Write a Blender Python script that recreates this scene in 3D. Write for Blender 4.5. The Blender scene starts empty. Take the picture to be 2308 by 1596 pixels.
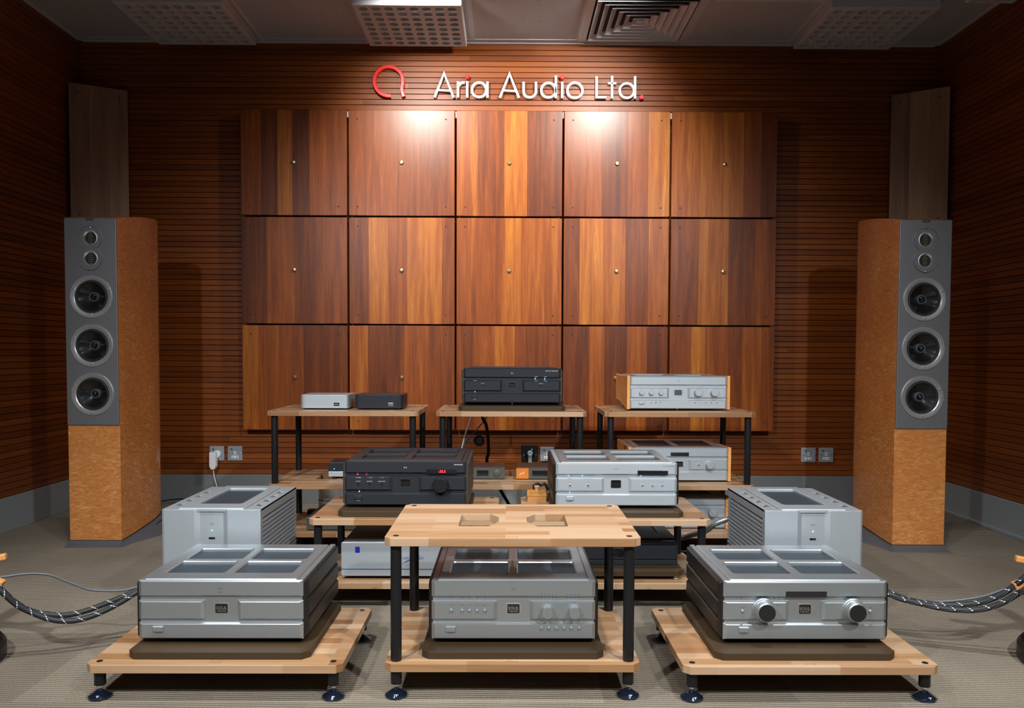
import bpy, bmesh, math, random
from mathutils import Vector, Matrix
random.seed(7)
SC = bpy.context.scene
COL = SC.collection
PI = math.pi

# ------------------------------------------------------------------ camera
cam_d = bpy.data.cameras.new('camera')
cam = bpy.data.objects.new('camera', cam_d); COL.objects.link(cam)
cam_d.sensor_fit = 'HORIZONTAL'; cam_d.sensor_width = 36.0
cam_d.lens = 1808.375 / 2308 * 36
cam_d.shift_y = 67.64 / 2308
cam_d.clip_start = 0.02; cam_d.clip_end = 60
_R = Vector((0.99997422, -0.00615602, 0.00369719))
_U = Vector((-0.00345491, 0.03891246, 0.99923665))
_F = Vector((0.00629519, 0.99922366, -0.03889019))
cam.matrix_world = Matrix(((_R.x, _U.x, -_F.x, 0), (_R.y, _U.y, -_F.y, 0), (_R.z, _U.z, -_F.z, 0.8863), (0, 0, 0, 1)))
SC.camera = cam
SC.view_settings.view_transform = 'Standard'
SC.view_settings.look = 'None'
SC.view_settings.gamma = 1.0
SC.view_settings.use_curve_mapping = False
SC.view_settings.exposure = 0.0

# ------------------------------------------------------------------ world and lamps
W = bpy.data.worlds.new('room_ambient'); SC.world = W; W.use_nodes = True
W.node_tree.nodes['Background'].inputs[0].default_value = (0.80, 0.90, 1.0, 1)
W.node_tree.nodes['Background'].inputs[1].default_value = 0.12

def spot(name, loc, tgt, power, angle, blend=0.4, rad=0.03, col=(1, 0.95, 0.88)):
    l = bpy.data.lights.new(name, 'SPOT'); l.energy = power; l.spot_size = math.radians(angle)
    l.spot_blend = blend; l.shadow_soft_size = rad; l.color = col
    o = bpy.data.objects.new(name, l); COL.objects.link(o); o.location = loc
    o.rotation_euler = (Vector(tgt) - Vector(loc)).to_track_quat('-Z', 'Y').to_euler()
    return o
COOL = (0.93, 0.97, 1.0)
# ceiling downlights washing the panelled wall
spot('wall_downlight', (-0.60, 3.50, 2.63), (-0.10, 4.60, 1.78), 200, 100, 1.0, 0.06)
spot('wall_downlight', (0.64, 3.50, 2.63), (0.14, 4.60, 1.78), 200, 100, 1.0, 0.06)
# ceiling spots over the listening area, in front of the racks, and an added centre fill
spot('front_spot', (-1.50, -0.2, 2.6), (-0.60, 2.6, 0.1), 430, 80, 1.0, 0.05, COOL)
spot('front_spot', (1.55, -0.2, 2.6), (0.65, 2.6, 0.1), 430, 80, 1.0, 0.05, COOL)
spot('front_spot', (0.03, -0.6, 2.6), (0.03, 2.3, 0.1), 140, 54, 1.0, 0.05, COOL)  # added fill spot that brightens the fronts of the middle units
# downlights straight above the racks
spot('rack_downlight', (-0.75, 1.75, 2.62), (-0.70, 2.35, 0.0), 185, 92, 1.0, 0.05, COOL)
spot('rack_downlight', (0.80, 1.75, 2.62), (0.75, 2.35, 0.0), 185, 92, 1.0, 0.05, COOL)

# ------------------------------------------------------------------ materials
M = {}
def nmat(name):
    m = bpy.data.materials.new(name); m.use_nodes = True
    nt = m.node_tree; b = nt.nodes['Principled BSDF']
    M[name] = m
    return m, nt, b
def N(nt, t, **kw):
    n = nt.nodes.new(t)
    for k, v in kw.items():
        if k.startswith('_'): setattr(n, k[1:], v)
        else: n.inputs[k.replace('__', ' ')].default_value = v
    return n
def L(nt, a, ao, b, bi): nt.links.new(a.outputs[ao], b.inputs[bi])
def rgb(h):
    h = h.lstrip('#'); c = [int(h[i:i+2], 16) / 255 for i in (0, 2, 4)]
    return tuple((x / 12.92 if x <= .04045 else ((x + .055) / 1.055) ** 2.4) for x in c) + (1,)
def plain(name, col, rough=0.5, metal=0.0, spec=0.5, coat=0.0, bump=0.0, bscale=300, emit=None, estr=0):
    m, nt, b = nmat(name)
    b.inputs['Base Color'].default_value = col if len(col) == 4 else tuple(col) + (1,)
    b.inputs['Roughness'].default_value = rough; b.inputs['Metallic'].default_value = metal
    b.inputs['Specular IOR Level'].default_value = spec
    b.inputs['Coat Weight'].default_value = coat; b.inputs['Coat Roughness'].default_value = 0.05
    if emit:
        b.inputs['Emission Color'].default_value = emit if len(emit) == 4 else tuple(emit) + (1,)
        b.inputs['Emission Strength'].default_value = estr
    if bump:
        g = N(nt, 'ShaderNodeNewGeometry'); n = N(nt, 'ShaderNodeTexNoise', Scale=bscale, Detail=3.0)
        L(nt, g, 'Position', n, 'Vector')
        bp = N(nt, 'ShaderNodeBump', Strength=bump, Distance=0.001); L(nt, n, 'Fac', bp, 'Height'); L(nt, bp, 'Normal', b, 'Normal')
    return m
def ramp(nt, stops):
    r = N(nt, 'ShaderNodeValToRGB'); e = r.color_ramp.elements
    while len(e) < len(stops): e.new(0.5)
    for el, (p, c) in zip(e, stops): el.position = p; el.color = c if len(c) == 4 else tuple(c) + (1,)
    return r
def wood(name, stops, scale, rough=0.35, coat=0.0, rnd=0.5, bump=0.05, nscale=1.0, amp=1.0):
    """grain running along the axis with the smallest scale; every piece takes its own tone"""
    m, nt, b = nmat(name)
    g = N(nt, 'ShaderNodeNewGeometry'); oi = N(nt, 'ShaderNodeObjectInfo')
    mul = N(nt, 'ShaderNodeVectorMath', _operation='MULTIPLY'); mul.inputs[1].default_value = scale
    L(nt, g, 'Position', mul, 0)
    off = N(nt, 'ShaderNodeVectorMath', _operation='SCALE'); off.inputs[0].default_value = (37, 53, 71); L(nt, oi, 'Random', off, 3)
    ad = N(nt, 'ShaderNodeVectorMath', _operation='ADD'); L(nt, mul, 0, ad, 0); L(nt, off, 0, ad, 1)
    n1 = N(nt, 'ShaderNodeTexNoise', Scale=nscale, Detail=5.0, Roughness=0.62, Distortion=0.6); L(nt, ad, 0, n1, 'Vector')
    n2 = N(nt, 'ShaderNodeTexNoise', Scale=nscale * 7, Detail=2.0, Roughness=0.6); L(nt, ad, 0, n2, 'Vector')
    mx = N(nt, 'ShaderNodeMath', _operation='MULTIPLY_ADD'); L(nt, oi, 'Random', mx, 0); mx.inputs[1].default_value = rnd; mx.inputs[2].default_value = -rnd * .5
    mx.inputs[2].default_value = -rnd * .5 + .5 * (1 - amp)
    a1 = N(nt, 'ShaderNodeMath', _operation='MULTIPLY_ADD'); L(nt, n1, 'Fac', a1, 0); a1.inputs[1].default_value = amp; L(nt, mx, 0, a1, 2)
    a2 = N(nt, 'ShaderNodeMath', _operation='MULTIPLY_ADD'); L(nt, n2, 'Fac', a2, 0); a2.inputs[1].default_value = 0.22; L(nt, a1, 0, a2, 2)
    a3 = N(nt, 'ShaderNodeMath', _operation='SUBTRACT'); L(nt, a2, 0, a3, 0); a3.inputs[1].default_value = 0.11
    r = ramp(nt, stops); L(nt, a3, 0, r, 'Fac'); L(nt, r, 'Color', b, 'Base Color')
    b.inputs['Roughness'].default_value = rough; b.inputs['Coat Weight'].default_value = coat; b.inputs['Coat Roughness'].default_value = 0.06
    if bump:
        bp = N(nt, 'ShaderNodeBump', Strength=bump, Distance=0.001); L(nt, n2, 'Fac', bp, 'Height'); L(nt, bp, 'Normal', b, 'Normal')
    return m

wood('slat_wood', [(0.22, rgb('#42190a')), (0.5, rgb('#773b10')), (0.78, rgb('#93501c'))], (1.6, 1.6, 45), 0.42, 0.0, 0.16, amp=0.5)
M['slat_wood'].node_tree.nodes['Principled BSDF'].inputs['Specular IOR Level'].default_value = 0.35
wood('walnut', [(0.08, rgb('#391708')), (0.34, rgb('#602c0b')), (0.56, rgb('#803f10')), (0.78, rgb('#9f5e1c')), (0.97, rgb('#c08834'))], (30, 30, 1.6), 0.35, 0.0, 0.46, nscale=1.0, amp=0.75)
M['walnut'].node_tree.nodes['Principled BSDF'].inputs['Specular IOR Level'].default_value = 0.38
wood('corner_walnut', [(0.2, rgb('#6a4c36')), (0.5, rgb('#8f6a4e')), (0.8, rgb('#a98465'))], (14, 14, 1.0), 0.5, 0.0, 0.3)
wood('cherry', [(0.2, rgb('#c07a3c')), (0.5, rgb('#d18d4c')), (0.8, rgb('#dca062'))], (10, 2.5, 10), 0.4, 0.1, 0.2)
wood('oak', [(0.2, rgb('#a5692f')), (0.5, rgb('#c68a4a')), (0.8, rgb('#d8a468'))], (6, 30, 30), 0.5, 0.0, 0.3)

# beech butcher block
def beech():
    m, nt, b = nmat('beech')
    tc = N(nt, 'ShaderNodeTexCoord'); oi = N(nt, 'ShaderNodeObjectInfo')
    off = N(nt, 'ShaderNodeVectorMath', _operation='SCALE'); off.inputs[0].default_value = (13.7, 0.23, 0); L(nt, oi, 'Random', off, 3)
    ad = N(nt, 'ShaderNodeVectorMath', _operation='ADD'); L(nt, tc, 'Object', ad, 0); L(nt, off, 0, ad, 1)
    br = N(nt, 'ShaderNodeTexBrick', Scale=1.0); br.offset = 0.37; br.squash = 1.0
    for k, v in (('Color1', (0, 0, 0, 1)), ('Color2', (1, 1, 1, 1)), ('Mortar', (0.5, 0.5, 0.5, 1)), ('Mortar Size', 0.0), ('Bias', 0.0), ('Brick Width', 0.31), ('Row Height', 0.0385)):
        br.inputs[k].default_value = v
    L(nt, ad, 0, br, 'Vector')
    mul = N(nt, 'ShaderNodeVectorMath', _operation='MULTIPLY'); mul.inputs[1].default_value = (2.2, 42, 42); L(nt, ad, 0, mul, 0)
    # shift the grain from stave to stave
    sc = N(nt, 'ShaderNodeVectorMath', _operation='SCALE'); L(nt, br, 'Color', sc, 0); sc.inputs[3].default_value = 31.0
    ad2 = N(nt, 'ShaderNodeVectorMath', _operation='ADD'); L(nt, mul, 0, ad2, 0); L(nt, sc, 0, ad2, 1)
    n1 = N(nt, 'ShaderNodeTexNoise', Scale=1.0, Detail=4.0, Roughness=0.6, Distortion=0.5); L(nt, ad2, 0, n1, 'Vector')
    s = N(nt, 'ShaderNodeSeparateColor'); L(nt, br, 'Color', s, 'Color')
    a = N(nt, 'ShaderNodeMath', _operation='MULTIPLY_ADD'); L(nt, s, 'Red', a, 0); a.inputs[1].default_value = 0.62; a.inputs[2].default_value = -0.06
    a2 = N(nt, 'ShaderNodeMath', _operation='MULTIPLY_ADD'); L(nt, n1, 'Fac', a2, 0); a2.inputs[1].default_value = 0.5; L(nt, a, 0, a2, 2)
    r = ramp(nt, [(0.06, rgb('#b0957a')), (0.36, rgb('#a58465')), (0.60, rgb('#936d49')), (0.90, rgb('#794f30'))])
    L(nt, a2, 0, r, 'Fac'); L(nt, r, 'Color', b, 'Base Color')
    b.inputs['Roughness'].default_value = 0.42
    bp = N(nt, 'ShaderNodeBump', Strength=0.04, Distance=0.001); L(nt, n1, 'Fac', bp, 'Height'); L(nt, bp, 'Normal', b, 'Normal')
beech()

def burl():
    m, nt, b = nmat('burl_maple')
    g = N(nt, 'ShaderNodeNewGeometry'); oi = N(nt, 'ShaderNodeObjectInfo')
    mp = N(nt, 'ShaderNodeMapping'); mp.inputs['Rotation'].default_value = (0, 0.55, 0.3); mp.inputs['Scale'].default_value = (9, 9, 26)
    L(nt, g, 'Position', mp, 'Vector')
    n1 = N(nt, 'ShaderNodeTexNoise', Scale=2.6, Detail=5.0, Roughness=0.6, Distortion=1.6); L(nt, mp, 'Vector', n1, 'Vector')
    n2 = N(nt, 'ShaderNodeTexNoise', Scale=3.0, Detail=3.0); L(nt, g, 'Position', n2, 'Vector')
    n3 = N(nt, 'ShaderNodeTexNoise', Scale=140.0, Detail=3.0); L(nt, g, 'Position', n3, 'Vector')
    a = N(nt, 'ShaderNodeMath', _operation='MULTIPLY_ADD'); L(nt, n2, 'Fac', a, 0); a.inputs[1].default_value = 0.35; L(nt, n1, 'Fac', a, 2)
    a2 = N(nt, 'ShaderNodeMath', _operation='MULTIPLY_ADD'); L(nt, n3, 'Fac', a2, 0); a2.inputs[1].default_value = 0.12; L(nt, a, 0, a2, 2)
    r = ramp(nt, [(0.45, rgb('#a05c2a')), (0.70, rgb('#b57038')), (0.88, rgb('#c58549')), (1.0, rgb('#dfae78'))])
    L(nt, a2, 0, r, 'Fac'); L(nt, r, 'Color', b, 'Base Color')
    b.inputs['Roughness'].default_value = 0.4; b.inputs['Coat Weight'].default_value = 0.45; b.inputs['Coat Roughness'].default_value = 0.04
burl()

def carpet():
    m, nt, b = nmat('carpet')
    g = N(nt, 'ShaderNodeNewGeometry')
    mp = N(nt, 'ShaderNodeMapping'); mp.inputs['Rotation'].default_value = (0, 0, math.radians(2)); L(nt, g, 'Position', mp, 'Vector')
    w = N(nt, 'ShaderNodeTexWave', Scale=26.0, Distortion=0.35, Detail=2.0); w.bands_direction = 'Y'; w.inputs['Detail Scale'].default_value = 6.0
    L(nt, mp, 'Vector', w, 'Vector')
    n1 = N(nt, 'ShaderNodeTexNoise', Scale=420.0, Detail=2.0); L(nt, g, 'Position', n1, 'Vector')
    n2 = N(nt, 'ShaderNodeTexNoise', Scale=2.2, Detail=3.0); L(nt, g, 'Position', n2, 'Vector')
    ck = N(nt, 'ShaderNodeTexBrick', Scale=1.0); ck.offset = 0.5
    for k, v in (('Color1', (0.42, 0.42, 0.42, 1)), ('Color2', (0.58, 0.58, 0.58, 1)), ('Mortar', (0.45, 0.45, 0.45, 1)), ('Mortar Size', 0.0), ('Brick Width', 0.5), ('Row Height', 0.5)): ck.inputs[k].default_value = v
    L(nt, g, 'Position', ck, 'Vector')
    a = N(nt, 'ShaderNodeMath', _operation='MULTIPLY_ADD'); L(nt, w, 'Fac', a, 0); a.inputs[1].default_value = 0.16; a.inputs[2].default_value = -0.08
    a2 = N(nt, 'ShaderNodeMath', _operation='MULTIPLY_ADD'); L(nt, n1, 'Fac', a2, 0); a2.inputs[1].default_value = 1.2; L(nt, a, 0, a2, 2)
    a3 = N(nt, 'ShaderNodeMath', _operation='MULTIPLY_ADD'); L(nt, n2, 'Fac', a3, 0); a3.inputs[1].default_value = 0.35; L(nt, a2, 0, a3, 2)
    s = N(nt, 'ShaderNodeSeparateColor'); L(nt, ck, 'Color', s, 'Color')
    a4 = N(nt, 'ShaderNodeMath', _operation='ADD'); L(nt, a3, 0, a4, 0); L(nt, s, 'Red', a4, 1)
    a5 = N(nt, 'ShaderNodeMath', _operation='SUBTRACT'); L(nt, a4, 0, a5, 0); a5.inputs[1].default_value = 0.75
    r = ramp(nt, [(0.12, rgb('#423a30')), (0.5, rgb('#786e60')), (0.9, rgb('#a69b8a'))])
    L(nt, a5, 0, r, 'Fac'); L(nt, r, 'Color', b, 'Base Color'); b.inputs['Roughness'].default_value = 0.95; b.inputs['Specular IOR Level'].default_value = 0.1
    ab = N(nt, 'ShaderNodeMath', _operation='ADD'); L(nt, w, 'Fac', ab, 0); L(nt, n1, 'Fac', ab, 1)
    bp = N(nt, 'ShaderNodeBump', Strength=0.75, Distance=0.004); L(nt, ab, 0, bp, 'Height'); L(nt, bp, 'Normal', b, 'Normal')
carpet()

def ceiling_tile():
    m, nt, b = nmat('ceiling_tile')
    g = N(nt, 'ShaderNodeNewGeometry')
    mp = N(nt, 'ShaderNodeMapping'); mp.inputs['Scale'].default_value = (55, 110, 1); L(nt, g, 'Position', mp, 'Vector')
    n = N(nt, 'ShaderNodeTexNoise', Scale=1.0, Detail=3.0, Distortion=1.2); L(nt, mp, 'Vector', n, 'Vector')
    r = ramp(nt, [(0.28, (0.12, 0.12, 0.12)), (0.33, (0.44, 0.455, 0.48))]); L(nt, n, 'Fac', r, 'Fac')
    L(nt, r, 'Color', b, 'Base Color'); b.inputs['Roughness'].default_value = 0.9
    bp = N(nt, 'ShaderNodeBump', Strength=0.6, Distance=0.003); L(nt, n, 'Fac', bp, 'Height'); L(nt, bp, 'Normal', b, 'Normal')
ceiling_tile()

def groove_back():
    # backing felt and tongue seen in the slot behind the slats: short dark perforations
    m, nt, b = nmat('groove_back')
    g = N(nt, 'ShaderNodeNewGeometry'); s = N(nt, 'ShaderNodeSeparateXYZ'); L(nt, g, 'Position', s, 'Vector')
    a = N(nt, 'ShaderNodeMath', _operation='ADD'); L(nt, s, 'X', a, 0); L(nt, s, 'Y', a, 1)
    d = N(nt, 'ShaderNodeMath', _operation='MULTIPLY'); L(nt, a, 0, d, 0); d.inputs[1].default_value = 1 / 0.0098
    f = N(nt, 'ShaderNodeMath', _operation='FRACT'); L(nt, d, 0, f, 0)
    r = ramp(nt, [(0.66, (0.002, 0.002, 0.002)), (0.70, rgb('#6a300e'))]); L(nt, f, 0, r, 'Fac'); L(nt, r, 'Color', b, 'Base Color'); b.inputs['Roughness'].default_value = 0.8
groove_back()

def perforated(name, dark, light, scale=330.0, metal=0.8, rot=0.0):
    m, nt, b = nmat(name)
    tc = N(nt, 'ShaderNodeTexCoord'); mp = N(nt, 'ShaderNodeMapping'); mp.inputs['Scale'].default_value = (scale, scale, scale); mp.inputs['Rotation'].default_value = (0, 0, rot)
    L(nt, tc, 'Object', mp, 'Vector')
    s = N(nt, 'ShaderNodeSeparateXYZ'); L(nt, mp, 'Vector', s, 'Vector')
    # staggered round holes
    fy = N(nt, 'ShaderNodeMath', _operation='FLOOR'); L(nt, s, 'Y', fy, 0)
    hx = N(nt, 'ShaderNodeMath', _operation='MULTIPLY_ADD'); L(nt, fy, 0, hx, 0); hx.inputs[1].default_value = 0.5; L(nt, s, 'X', hx, 2)
    fx = N(nt, 'ShaderNodeMath', _operation='FRACT'); L(nt, hx, 0, fx, 0)
    gy = N(nt, 'ShaderNodeMath', _operation='FRACT'); L(nt, s, 'Y', gy, 0)
    dx = N(nt, 'ShaderNodeMath', _operation='SUBTRACT'); L(nt, fx, 0, dx, 0); dx.inputs[1].default_value = 0.5
    dy = N(nt, 'ShaderNodeMath', _operation='SUBTRACT'); L(nt, gy, 0, dy, 0); dy.inputs[1].default_value = 0.5
    x2 = N(nt, 'ShaderNodeMath', _operation='MULTIPLY'); L(nt, dx, 0, x2, 0); L(nt, dx, 0, x2, 1)
    y2 = N(nt, 'ShaderNodeMath', _operation='MULTIPLY_ADD'); L(nt, dy, 0, y2, 0); L(nt, dy, 0, y2, 1); L(nt, x2, 0, y2, 2)
    r = ramp(nt, [(0.10, dark), (0.16, light)]); L(nt, y2, 0, r, 'Fac'); L(nt, r, 'Color', b, 'Base Color')
    b.inputs['Metallic'].default_value = metal; b.inputs['Roughness'].default_value = 0.5; b.inputs['Specular IOR Level'].default_value = 0.3
    bp = N(nt, 'ShaderNodeBump', Strength=0.5, Distance=0.001); L(nt, r, 'Color', bp, 'Height'); L(nt, bp, 'Normal', b, 'Normal')
perforated('grille', (0.004, 0.006, 0.008), (0.075, 0.098, 0.118), 205.0, 0.35)
perforated('grille_dark', (0.003, 0.003, 0.003), (0.05, 0.055, 0.06), 205.0)

def cable_mat(name, base, dash):
    m, nt, b = nmat(name)
    uv = N(nt, 'ShaderNodeUVMap'); s = N(nt, 'ShaderNodeSeparateXYZ'); L(nt, uv, 'UV', s, 'Vector')
    a = N(nt, 'ShaderNodeMath', _operation='MULTIPLY_ADD'); L(nt, s, 'X', a, 0); a.inputs[1].default_value = 22.0; L(nt, s, 'Y', a, 2)
    f = N(nt, 'ShaderNodeMath', _operation='FRACT'); L(nt, a, 0, f, 0)
    lt = N(nt, 'ShaderNodeMath', _operation='LESS_THAN'); L(nt, f, 0, lt, 0); lt.inputs[1].default_value = 0.07
    d = N(nt, 'ShaderNodeMath', _operation='MULTIPLY'); L(nt, s, 'Y', d, 0); d.inputs[1].default_value = 9.0
    fd = N(nt, 'ShaderNodeMath', _operation='FRACT'); L(nt, d, 0, fd, 0)
    l2 = N(nt, 'ShaderNodeMath', _operation='LESS_THAN'); L(nt, fd, 0, l2, 0); l2.inputs[1].default_value = 0.6
    mu = N(nt, 'ShaderNodeMath', _operation='MULTIPLY'); L(nt, lt, 0, mu, 0); L(nt, l2, 0, mu, 1)
    r = ramp(nt, [(0.0, base), (1.0, dash)]); L(nt, mu, 0, r, 'Fac'); L(nt, r, 'Color', b, 'Base Color')
    b.inputs['Roughness'].default_value = 0.6
cable_mat('braided_cable', (0.012, 0.013, 0.015), (0.8, 0.8, 0.8))

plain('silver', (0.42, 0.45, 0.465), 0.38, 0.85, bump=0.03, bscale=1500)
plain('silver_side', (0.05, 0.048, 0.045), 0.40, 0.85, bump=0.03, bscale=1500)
plain('silver_pale', (0.42, 0.455, 0.48), 0.45, 0.6, bump=0.03, bscale=1500)
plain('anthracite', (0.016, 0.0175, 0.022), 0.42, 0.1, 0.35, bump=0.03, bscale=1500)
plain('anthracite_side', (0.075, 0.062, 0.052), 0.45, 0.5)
plain('black_satin', (0.007, 0.007, 0.008), 0.40, 0.0, 0.35)
plain('black_gloss', (0.006, 0.006, 0.007), 0.08, coat=0.6)
plain('black_matte', (0.01, 0.01, 0.01), 0.8)
plain('chrome', (0.85, 0.86, 0.88), 0.10, 1.0)
plain('steel', (0.62, 0.63, 0.65), 0.25, 1.0)
plain('brass', (0.55, 0.44, 0.25), 0.25, 1.0)
plain('granite_brown', (0.046, 0.028, 0.014), 0.50, 0.0, 0.18, bump=0.05, bscale=700)
plain('foot_blue', (0.012, 0.022, 0.045), 0.10, 0.6, coat=0.8)
plain('baffle_grey', (0.20, 0.20, 0.208), 0.42, 0.6, bump=0.05, bscale=900)
plain('plinth_grey', (0.085, 0.09, 0.10), 0.45, 0.2)
plain('cone_black', (0.008, 0.008, 0.009), 0.18, coat=0.5)
plain('rubber', (0.008, 0.008, 0.009), 0.6)
plain('driver_ring', (0.62, 0.64, 0.66), 0.33, 0.85)
plain('gold_strip', (0.45, 0.33, 0.14), 0.35, 0.9)
plain('skirting_grey', (0.19, 0.20, 0.205), 0.42, 0.25, bump=0.25, bscale=420)
plain('skirting_pale', (0.30, 0.33, 0.34), 0.45, 0.2, bump=0.1, bscale=420)
plain('ceiling_white', (0.55, 0.57, 0.61), 0.75)
plain('foam_white', (0.52, 0.535, 0.565), 0.85, bump=0.25, bscale=500)
plain('hole_dark', (0.20, 0.20, 0.20), 0.9)
plain('sign_white', (0.80, 0.82, 0.84), 0.25, coat=0.4)
plain('sign_red', (0.72, 0.012, 0.012), 0.28, coat=0.4)
plain('socket_metal', (0.34, 0.38, 0.42), 0.45, 0.45)
plain('plastic_white', (0.72, 0.73, 0.73), 0.4)
plain('cable_white', (0.72, 0.74, 0.78), 0.5)
plain('cable_blue', (0.012, 0.16, 0.62), 0.4)
plain('cable_grey', (0.085, 0.09, 0.10), 0.4)
plain('cable_silver', (0.30, 0.31, 0.32), 0.3, 0.7, bump=0.6, bscale=350)
plain('bronze', (0.10, 0.065, 0.045), 0.45, 0.4)
plain('bronze_face', (0.075, 0.075, 0.062), 0.45, 0.3)
plain('orange', (0.52, 0.15, 0.012), 0.5)
plain('ink_dark', (0.06, 0.062, 0.066), 0.6)
plain('ink_light', (0.62, 0.63, 0.65), 0.6)
plain('ink_blue', (0.015, 0.06, 0.25), 0.5)
plain('ink_brown', (0.16, 0.07, 0.025), 0.7)
plain('blue_badge', (0.008, 0.02, 0.22), 0.35)
plain('blue_strip', (0.010, 0.055, 0.15), 0.3)
plain('cork', (0.50, 0.28, 0.12), 0.8, bump=0.4, bscale=260)
plain('led_blue', (0.1, 0.4, 1.0), 0.4, emit=(0.10, 0.42, 1.0), estr=9)
plain('led_red', (1, 0.02, 0.02), 0.4, emit=(1.0, 0.015, 0.02), estr=7)
plain('led_green', (0.1, 1, 0.3), 0.4, emit=(0.1, 1.0, 0.35), estr=4)
plain('display_black', (0.010, 0.010, 0.012), 0.12, coat=0.5)
plain('tag_tan', (0.62, 0.52, 0.40), 0.7)
def tinted():
    m, nt, b = nmat('clear_plug'); b.inputs['Base Color'].default_value = (0.75, 0.85, 0.9, 1); b.inputs['Roughness'].default_value = 0.15; b.inputs['Transmission Weight'].default_value = 0.75
tinted()

# ------------------------------------------------------------------ mesh helpers
class MB:
    """collects vertices and faces, then links them as one mesh object"""
    def __init__(s): s.v = []; s.f = []; s.uv = None
    def add(s, vs, fs):
        n = len(s.v); s.v += [tuple(v) for v in vs]; s.f += [tuple(i + n for i in f) for f in fs]; return s
    def box(s, x0, x1, y0, y1, z0, z1):
        return s.add([(x0, y0, z0), (x1, y0, z0), (x1, y1, z0), (x0, y1, z0), (x0, y0, z1), (x1, y0, z1), (x1, y1, z1), (x0, y1, z1)],
                     [(0, 3, 2, 1), (4, 5, 6, 7), (0, 1, 5, 4), (1, 2, 6, 5), (2, 3, 7, 6), (3, 0, 4, 7)])
    def cbar(s, x0, x1, z0, z1, yf, yb, cx, cz, cd):
        """bar whose front face (towards -y) is chamfered all round"""
        def r(a, b, c, d, y): return [(a, y, c), (b, y, c), (b, y, d), (a, y, d)]
        vs = r(x0, x1, z0, z1, yb) + r(x0, x1, z0, z1, yf + cd) + r(x0 + cx, x1 - cx, z0 + cz, z1 - cz, yf)
        fs = [(3, 2, 1, 0), (8, 9, 10, 11)]
        for k in (0, 4):
            for i in range(4): fs.append((k + i, k + (i + 1) % 4, k + 4 + (i + 1) % 4, k + 4 + i))
        return s.add(vs, fs)
    def prism(s, poly, z0, z1, plane='xy'):
        n = len(poly)
        f = {'xy': lambda a, b, h: (a, b, h), 'xz': lambda a, b, h: (a, h, b), 'yz': lambda a, b, h: (h, a, b)}[plane]
        vs = [f(a, b, z0) for a, b in poly] + [f(a, b, z1) for a, b in poly]
        fs = [tuple(range(n - 1, -1, -1)), tuple(range(n, 2 * n))] + [(i, (i + 1) % n, n + (i + 1) % n, n + i) for i in range(n)]
        return s.add(vs, fs)
    def strip(s, loops, close=True, cap0=False, cap1=False):
        """skin consecutive loops of equal length"""
        n = len(loops[0]); vs = [p for l in loops for p in l]; fs = []
        for k in range(len(loops) - 1):
            for i in range(n if close else n - 1):
                j = (i + 1) % n; fs.append((k * n + i, k * n + j, (k + 1) * n + j, (k + 1) * n + i))
        if cap0: fs.append(tuple(range(n - 1, -1, -1)))
        if cap1: fs.append(tuple(range((len(loops) - 1) * n, len(loops) * n)))
        return s.add(vs, fs)
    def lathe(s, prof, c=(0, 0, 0), axis='z', n=24, cap=True):
        """prof: (radius, height) pairs; axis z up, or y pointing to -y (towards the viewer)"""
        loops = []
        for r, h in prof:
            l = []
            for i in range(n):
                a = 2 * PI * i / n; u, w = max(r, 1e-5) * math.cos(a), max(r, 1e-5) * math.sin(a)
                l.append((c[0] + u, c[1] + w, c[2] + h) if axis == 'z' else (c[0] + u, c[1] - h, c[2] + w) if axis == 'y' else (c[0] + h, c[1] + u, c[2] + w))
            loops.append(l)
        return s.strip(loops, True, cap, cap)
    def build(s, name, mat, parent=None, loc=None, smooth=None, bevel=None, label=None, uv=None):
        me = bpy.data.meshes.new(name); me.from_pydata(s.v, [], s.f)
        bm = bmesh.new(); bm.from_mesh(me); bmesh.ops.recalc_face_normals(bm, faces=bm.faces)
        if s.uv:
            ul = bm.loops.layers.uv.new('UVMap'); bm.verts.ensure_lookup_table()
            for f in bm.faces:
                for l in f.loops: l[ul].uv = s.uv[l.vert.index]
        bm.to_mesh(me); bm.free()
        return obj(name, me, mat, parent, loc, smooth, bevel, label)
def obj(name, me, mat, parent=None, loc=None, smooth=None, bevel=None, label=None):
    if mat is not None and not me.materials: me.materials.append(M[mat])
    if smooth is not None:
        me.shade_smooth()
        me.set_sharp_from_angle(angle=math.radians(smooth))
    o = bpy.data.objects.new(name, me); COL.objects.link(o)
    if parent is not None: o.parent = parent
    if loc is not None: o.location = loc
    if bevel:
        b = o.modifiers.new('edge', 'BEVEL'); b.width = bevel; b.segments = 2; b.limit_method = 'ANGLE'; b.angle_limit = math.radians(35)
    if label: o['label'] = label
    return o
def link(name, me, parent, loc, scale=None):
    o = bpy.data.objects.new(name, me); COL.objects.link(o); o.parent = parent; o.location = loc
    if scale: o.scale = scale
    return o
def thing(name, label, cat, loc=(0, 0, 0), group=None, rz=0):
    o = bpy.data.objects.new(name, None); COL.objects.link(o); o.location = loc; o.rotation_euler = (0, 0, rz)
    o.empty_display_size = 0.05
    return tag(o, label, cat, group)
def tag(o, label, cat, group=None):
    o['label'] = label; o['category'] = cat
    if group: o['group'] = group
    return o
def struct(o, label, cat):
    o['kind'] = 'structure'; o['label'] = label; o['category'] = cat
    return o
def B(name, mat, parent, x0, x1, y0, y1, z0, z1, bevel=None, label=None):
    return MB().box(x0, x1, y0, y1, z0, z1).build(name, mat, parent, bevel=bevel, label=label)
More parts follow.
